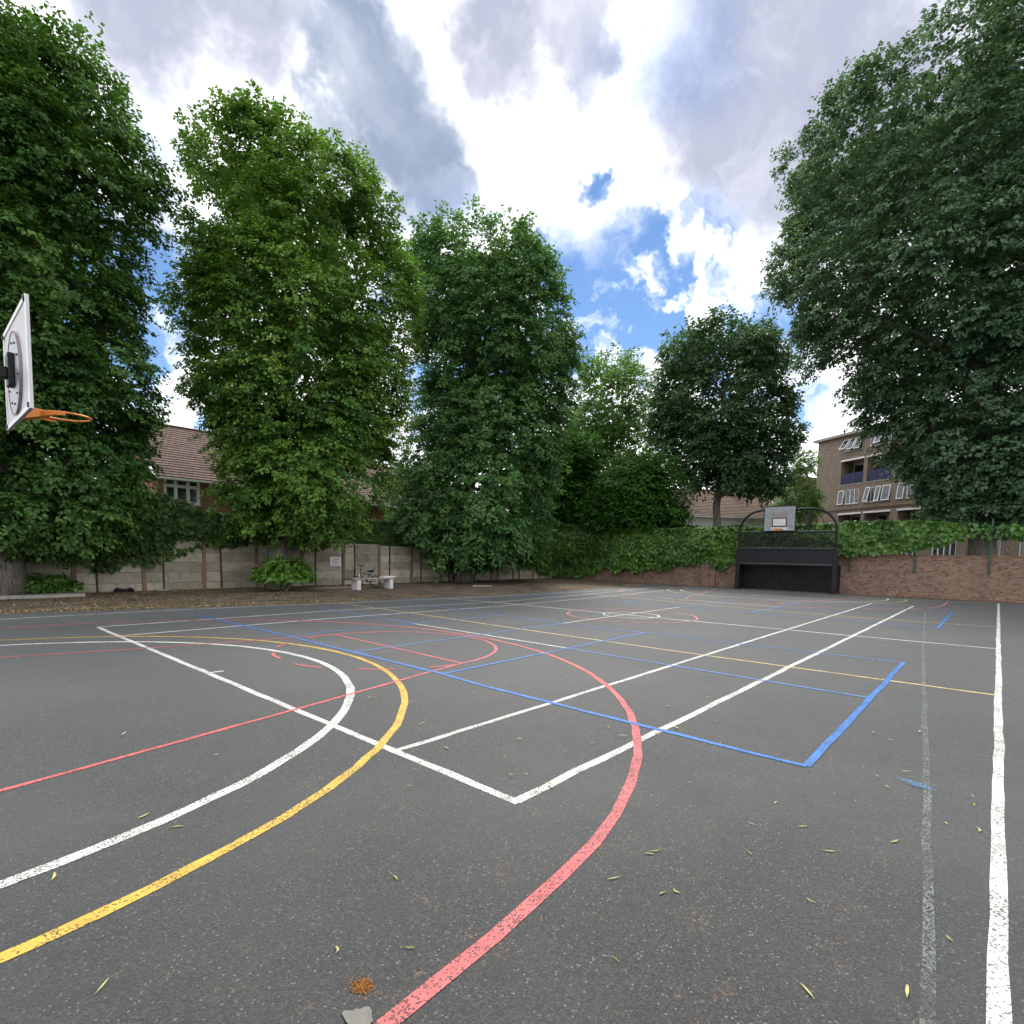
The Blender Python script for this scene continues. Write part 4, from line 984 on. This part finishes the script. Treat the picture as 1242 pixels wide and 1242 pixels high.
mb = MB(); mb.box(-.145, -.1395, bm_-.36, bm_+.36, zq0, zq1); mb.build('target_border', simple('target_dark', (.07, .03, .035), .6), bd2)
mb = MB(); mb.box(-.150, -.1455, bm_-.31, bm_+.31, zq0+.05, zq1-.05); mb.build('target_square', M_BDWHITE, bd2)
mb = MB(); mb.box(-.152, -.1365, bm_-.40, bm_+.40, bz0+.02, bz0+.17); mb.build('ring_plate', M_BDWHITE, bd2)
rg2 = ring(goal, -.153-.15-.235, bm_-.02, bz0+.07, .235, .012)
mb = MB(); mb.box(-.33, -.153, bm_-.16, bm_+.12, bz0-.02, bz0+.10); mb.build('ring_bracket', M_ORANGE, rg2, bevel=.01)

# ------------------------------------------------------------------ bench, bicycle and bits by the fence
bl_ = ground(438, 716); br_ = ground(477, 714)
bench = empty('bench', ((bl_[0]+br_[0])/2, 21.0, 0), math.radians(2), 'weathered plank bench on two white concrete blocks by the fence', 'bench')
for k, yy in enumerate((-.16, .02, .20)):
    mb = MB(); mb.box(-1.12+.06*k, 1.18-.03*k, yy-.085, yy+.085, .44, .495); mb.build('seat_plank', M_WOOD, bench, bevel=.008)
mb = MB(); mb.box(.55, 1.25, -.05, .28, .497, .56); mb.build('loose_board', M_CHALK, bench, bevel=.006)
mb = MB(); mb.box(-1.55, -1.13, -.05, .06, .44, .50); mb.build('broken_end', M_JOINT, bench)
for xx in (-.86, .88):
    mb = MB(); mb.box(xx-.09, xx+.09, -.22, .24, -.01, .438); mb.build('block_leg', M_CHALK, bench, bevel=.012)
bk = empty('bicycle', ((bl_[0]+br_[0])/2+.1, 21.62, 0), math.radians(3), 'small white and black bicycle parked behind the plank bench', 'bicycle')
def wheel(x):
    mb = MB(); R_ = .27
    mb.tube([(x+R_*math.cos(q), 0, R_+.02+R_*math.sin(q)) for q in np.linspace(0, 2*math.pi, 28, endpoint=False)], .024, 8, True); w = mb.build('wheel', M_TYRE, bk, smooth=True)
    mb = MB(); mb.tube([(x+(R_-.03)*math.cos(q), 0, R_+.02+(R_-.03)*math.sin(q)) for q in np.linspace(0, 2*math.pi, 28, endpoint=False)], .009, 6, True)
    for k in range(10):
        q = 2*math.pi*k/10; mb.tube([(x, 0, R_+.02), (x+(R_-.03)*math.cos(q), 0, R_+.02+(R_-.03)*math.sin(q))], .003, 4)
    mb.tube([(x, -.04, R_+.02), (x, .04, R_+.02)], .02, 8); mb.build('rim', M_GALV, w)
wheel(-.50); wheel(.48)
mb = MB(); mb.tube([(-.50, .04, .29), (-.40, .02, .62), (-.36, 0, .72)], .016, 8); mb.tube([(-.50, -.04, .29), (-.40, -.02, .62)], .016, 8); mb.build('fork', M_UPVC, bk)
mb = MB(); mb.tube([(-.39, 0, .66), (.02, 0, .30), (.48, 0, .29)], .018, 8); mb.tube([(.02, 0, .30), (.20, 0, .70)], .018, 8); mb.tube([(-.37, 0, .70), (.17, 0, .62)], .018, 8); mb.tube([(.17, 0, .62), (.48, 0, .29)], .014, 8); mb.build('frame', M_BLACK, bk)
mb = MB(); mb.tube([(-.37, 0, .68), (-.30, 0, 1.0)], .018, 8); mb.tube([(-.36, -.26, 1.10), (-.30, -.10, 1.03), (-.30, .10, 1.03), (-.36, .26, 1.10)], .020, 8); mb.build('handlebar', M_BLACK, bk)
mb = MB(); mb.add([(.03, -.04, .82), (.03, .04, .82), (.36, .13, .85), (.36, -.13, .85), (.07, -.02, .74), (.07, .02, .74), (.31, .07, .72), (.31, -.07, .72)], [(0, 1, 2, 3), (7, 6, 5, 4), (0, 4, 5, 1), (1, 5, 6, 2), (2, 6, 7, 3), (3, 7, 4, 0)]); mb.build('saddle', M_BLACK, bk, bevel=.02)
mb = MB(); mb.tube([(.20, 0, .66), (.22, 0, .75)], .014, 8); mb.build('seat_post', M_GALV, bk)
mb = MB(); mb.tube([(.02, -.09, .30), (.02, .09, .30)], .02, 8); mb.tube([(.02, -.09, .30), (.10, -.10, .18)], .01, 6); mb.tube([(.02, .09, .30), (-.06, .10, .42)], .01, 6); mb.box(.07, .15, -.16, -.10, .165, .19); mb.box(-.10, -.02, .10, .16, .405, .43); mb.build('crank', M_BLACK, bk)

c = ground(575, 712); pk = MB(); pk.add([(-.55, -.09, 0), (.5, -.07, 0), (.55, .08, 0), (-.5, .09, 0), (-.55, -.09, .05), (.5, -.07, .045), (.55, .08, .05), (-.5, .09, .055)], [(0, 3, 2, 1), (4, 5, 6, 7), (0, 1, 5, 4), (1, 2, 6, 5), (2, 3, 7, 6), (3, 0, 4, 7)])
o = pk.build('plank', M_SLAB); o.location = (c[0]+.6, c[1], .012); o.rotation_euler = (0, 0, math.radians(-22)); tag(o, 'pale loose plank lying on the dirty tarmac near the fence corner', 'plank')
c = ground(148, 718)
bag = MB(); bag.tube([(-.32, 0, .07), (-.22, .02, .10), (-.05, 0, .08), (.05, .01, .07), (.2, 0, .10), (.32, .01, .06)], [.04, .09, .065, .06, .09, .04], 10)
o = bag.build('rubber_mat_roll', M_TYRE, smooth=True); o.location = (c[0], c[1]-.3, 0); tag(o, 'small dark rolled scrap lying at the foot of the concrete fence', 'scrap')
c = ground(35, 723)
slab = MB(); slab.box(-1.5, 1.4, -.4, .35, -.02, .10); o = slab.build('kerb_slab', M_SLAB, bevel=.02); o.location = (c[0]-.1, c[1]-.75, 0); tag(o, 'flat concrete slab under the low spreading shrub', 'slab')
c = ground(192, 716)
st = MB(); st.add([(-.2, -.08, 0), (.2, -.1, 0), (.22, .1, 0), (-.18, .1, 0), (-.12, -.04, .09), (.14, -.06, .08), (.15, .05, .10), (-.1, .06, .07)], [(0, 3, 2, 1), (4, 5, 6, 7), (0, 1, 5, 4), (1, 2, 6, 5), (2, 3, 7, 6), (3, 0, 4, 7)])
o = st.build('stone', M_SLAB, bevel=.02); o.location = (c[0], c[1]-.5, 0); tag(o, 'pale broken stone by a rusty fence post', 'stone')

# ------------------------------------------------------------------ litter
r = np.random.default_rng(321)
n = 26000; u_ = np.where(r.uniform(0, 1, n) < .55, r.uniform(-4, 11, n), r.uniform(-4, 31, n))
t_ = np.abs(r.normal(0, 1, n)); pick = r.uniform(0, 1, n); v_ = np.where(pick < .30, FV-.15-t_*.8, np.where((pick < .72) & (u_ < 11.5), r.uniform(18, 24.4, n), np.where(pick < .50, FV-.15-t_*1.6, np.interp(u_, [e[0] for e in edge[:-1]], [e[1] for e in edge[:-1]])+.35+r.normal(0, .30, n))))
dens = snoise(np.stack([u_, v_, u_*0], 1), .9, 5) > -.25-.4*(u_ < 11)
u_, v_ = u_[dens], v_[dens]; n = len(u_)
pos = np.stack([u_, v_, r.uniform(.006, .03, n)], 1); nr = UP+r.normal(0, .3, (n, 3)); dr = r.normal(0, 1, (n, 3))*np.array([1, 1, .1]); ln = r.uniform(.025, .075, n)
o = leaf_mesh('leaf_litter', pos, nr, dr, ln, ln*r.uniform(.3, .6, n), np.clip(r.normal(.5, .28, n), 0, 1), M_DRY); tag(o, 'dry straw coloured leaf litter along the fence and court edge', 'leaf litter', kind='stuff')
n = 4200; u_ = 31.4-np.abs(r.normal(0, .25, n)); v_ = r.uniform(-6, 24, n)
pos = np.stack([u_, v_, r.uniform(.01, .03, n)], 1); nr = UP+r.normal(0, .3, (n, 3)); dr = r.normal(0, 1, (n, 3))*np.array([1, 1, .1]); ln = r.uniform(.03, .09, n)
o = leaf_mesh('leaf_litter', pos, nr, dr, ln, ln*.5, np.clip(r.normal(.35, .25, n), 0, 1), M_DRY); tag(o, 'thin brown leaf litter at the foot of the brick wall', 'leaf litter', kind='stuff')
# crumbs of bark and grit over the near tarmac
n = 7000; u_ = r.uniform(-2, 14, n); v_ = r.uniform(-3, 10, n); k = snoise(np.stack([u_, v_, u_*0], 1), 1.6, 17) > .1
u_, v_ = u_[k], v_[k]; n = len(u_)
pos = np.stack([u_, v_, np.full(n, .0115)], 1); nr = UP+r.normal(0, .35, (n, 3)); dr = r.normal(0, 1, (n, 3))*np.array([1, 1, .05]); ln = r.uniform(.006, .026, n)*r.uniform(.4, 1, n)
o = leaf_mesh('bark_crumbs', pos, nr, dr, ln, ln*.6, np.clip(r.normal(.4, .25, n), 0, 1), M_DRY); tag(o, 'tiny brown crumbs of bark and grit strewn over the near tarmac', 'crumbs', kind='stuff')

# single fallen leaves on the court
def fallen_mesh(seed):
    rr = np.random.default_rng(seed); mb = MB(); n_ = 7; bend = rr.uniform(-.35, .35); L_ = .056*rr.uniform(.6, 1.45); wd = L_*rr.uniform(.055, .10)
    vs = []
    for i in range(n_):
        t = i/(n_-1); x = (t-.5)*L_; y = bend*L_*(t-.5)**2*4*.5; w = wd*math.sin(math.pi*min(.97, t+.06))**.7; lift = .002*abs(t-.5)*2
        vs += [(x, y-w, .003+lift+.002), (x, y, .002+lift), (x, y+w, .003+lift+.002)]
    fs = []
    for i in range(n_-1):
        for j in (0, 1): fs.append((i*3+j, i*3+j+1, i*3+j+4, i*3+j+3))
    mb.add(vs, fs); me = bpy.data.meshes.new('fallen_leaf'); me.from_pydata(mb.v, [], mb.f); me.materials.append(M_FALLEN)
    a_ = me.attributes.new('tint', 'FLOAT', 'POINT'); a_.data.foreach_set('value', np.full(len(me.vertices), rr.uniform(.1, .95), np.float32)); return me
meshes = [fallen_mesh(i) for i in range(10)]
spots = [(726, 1040), (745, 1067), (803, 1085), (819, 1083), (787, 1037), (795, 1034), (909, 1036), (973, 1004), (1005, 1034), (983, 1095), (747, 1166), (1100, 1205), (1150, 1140), (1147, 1000), (1181, 978),
         (1188, 1008), (1064, 945), (1086, 1022), (980, 1205), (912, 1001), (836, 953), (124, 1199), (496, 1152), (410, 1154), (480, 1066), (215, 1004), (497, 957), (175, 991), (66, 1065), (262, 919), (305, 909), (150, 893),
         (620, 943), (718, 904), (630, 899), (858, 848), (869, 877), (820, 885), (1099, 939), (1076, 958), (1180, 976), (512, 880), (455, 848), (575, 842), (870, 803), (1030, 803), (1020, 752), (668, 955), (755, 895), (940, 975), (1160, 905), (1115, 890)]
for i, (x_, y_) in enumerate(spots):
    p = ground(x_, y_); o = bpy.data.objects.new('fallen_leaf', meshes[i % 10]); link(o); o.location = (p[0], p[1], .0225 if y_ < 960 else .006); o.rotation_euler = (0, 0, r.uniform(0, 6.28)); o.scale = (1, r.uniform(.8, 1.5), 1)
    tag(o, 'narrow yellowish fallen leaf lying on the court tarmac', 'leaf', 'narrow fallen leaves scattered over the court')
n_extra = 0
while n_extra < 75:
    x_, v2 = r.uniform(3, 25), r.uniform(.4, 14); q = np.array([x_, v2, 0.])
    if not (-.7 < (q@RGT)/(q@FWD) < .93): continue
    o = bpy.data.objects.new('fallen_leaf', meshes[n_extra % 10]); link(o); o.location = (x_, v2, .014); o.rotation_euler = (0, 0, r.uniform(0, 6.28)); k = r.uniform(.9, 1.5); o.scale = (k, k*r.uniform(.9, 1.8), 1)
    tag(o, 'narrow yellowish fallen leaf lying on the court tarmac', 'leaf', 'narrow fallen leaves scattered over the court'); n_extra += 1
# clump of rusty fibres and a concrete patch at the red line's end
c = ground(440, 1198)
n = 900; an = r.uniform(0, 6.28, n); rr_ = .042*np.abs(r.normal(0, .5, n))
pos = np.stack([rr_*np.cos(an), rr_*np.sin(an)*1.3, .001+.004*r.uniform(.2, 1, n)], 1)
nr = UP+r.normal(0, .5, (n, 3)); dr = r.normal(0, 1, (n, 3))*np.array([1, 1, .1]); ln = r.uniform(.006, .015, n)
M_RUST = leafmat('rust_fibre', (.22, .085, .02), (.46, .22, .06), .05, .85, .1)
o = leaf_mesh('catkin_clump', pos, nr, dr, ln, ln*.22, r.uniform(0, 1, n), M_RUST); o.location = (c[0], c[1], .0055); tag(o, 'round clump of rust orange fibres beside the red line', 'debris')
c = ground(437, 1240)
pts = []
for k in range(26):
    q = 2*math.pi*k/26; rr = .040*(1+.25*math.sin(3*q+1)+.12*math.sin(7*q)); pts.append((rr*math.cos(q)*1.0, rr*math.sin(q)*1.7, .006+.002*math.sin(5*q)))
mb = MB(); mb.add(pts+[(0, 0, .012)], [(i, (i+1) % 26, 26) for i in range(26)]); o = mb.build('concrete_patch', concrete('spilt_concrete', (.17, .165, .15), (.19, .18, .165), .35), smooth=True); o.location = (c[0], c[1], .005); tag(o, 'small grey patch of spilt concrete at the end of the red line', 'concrete patch')
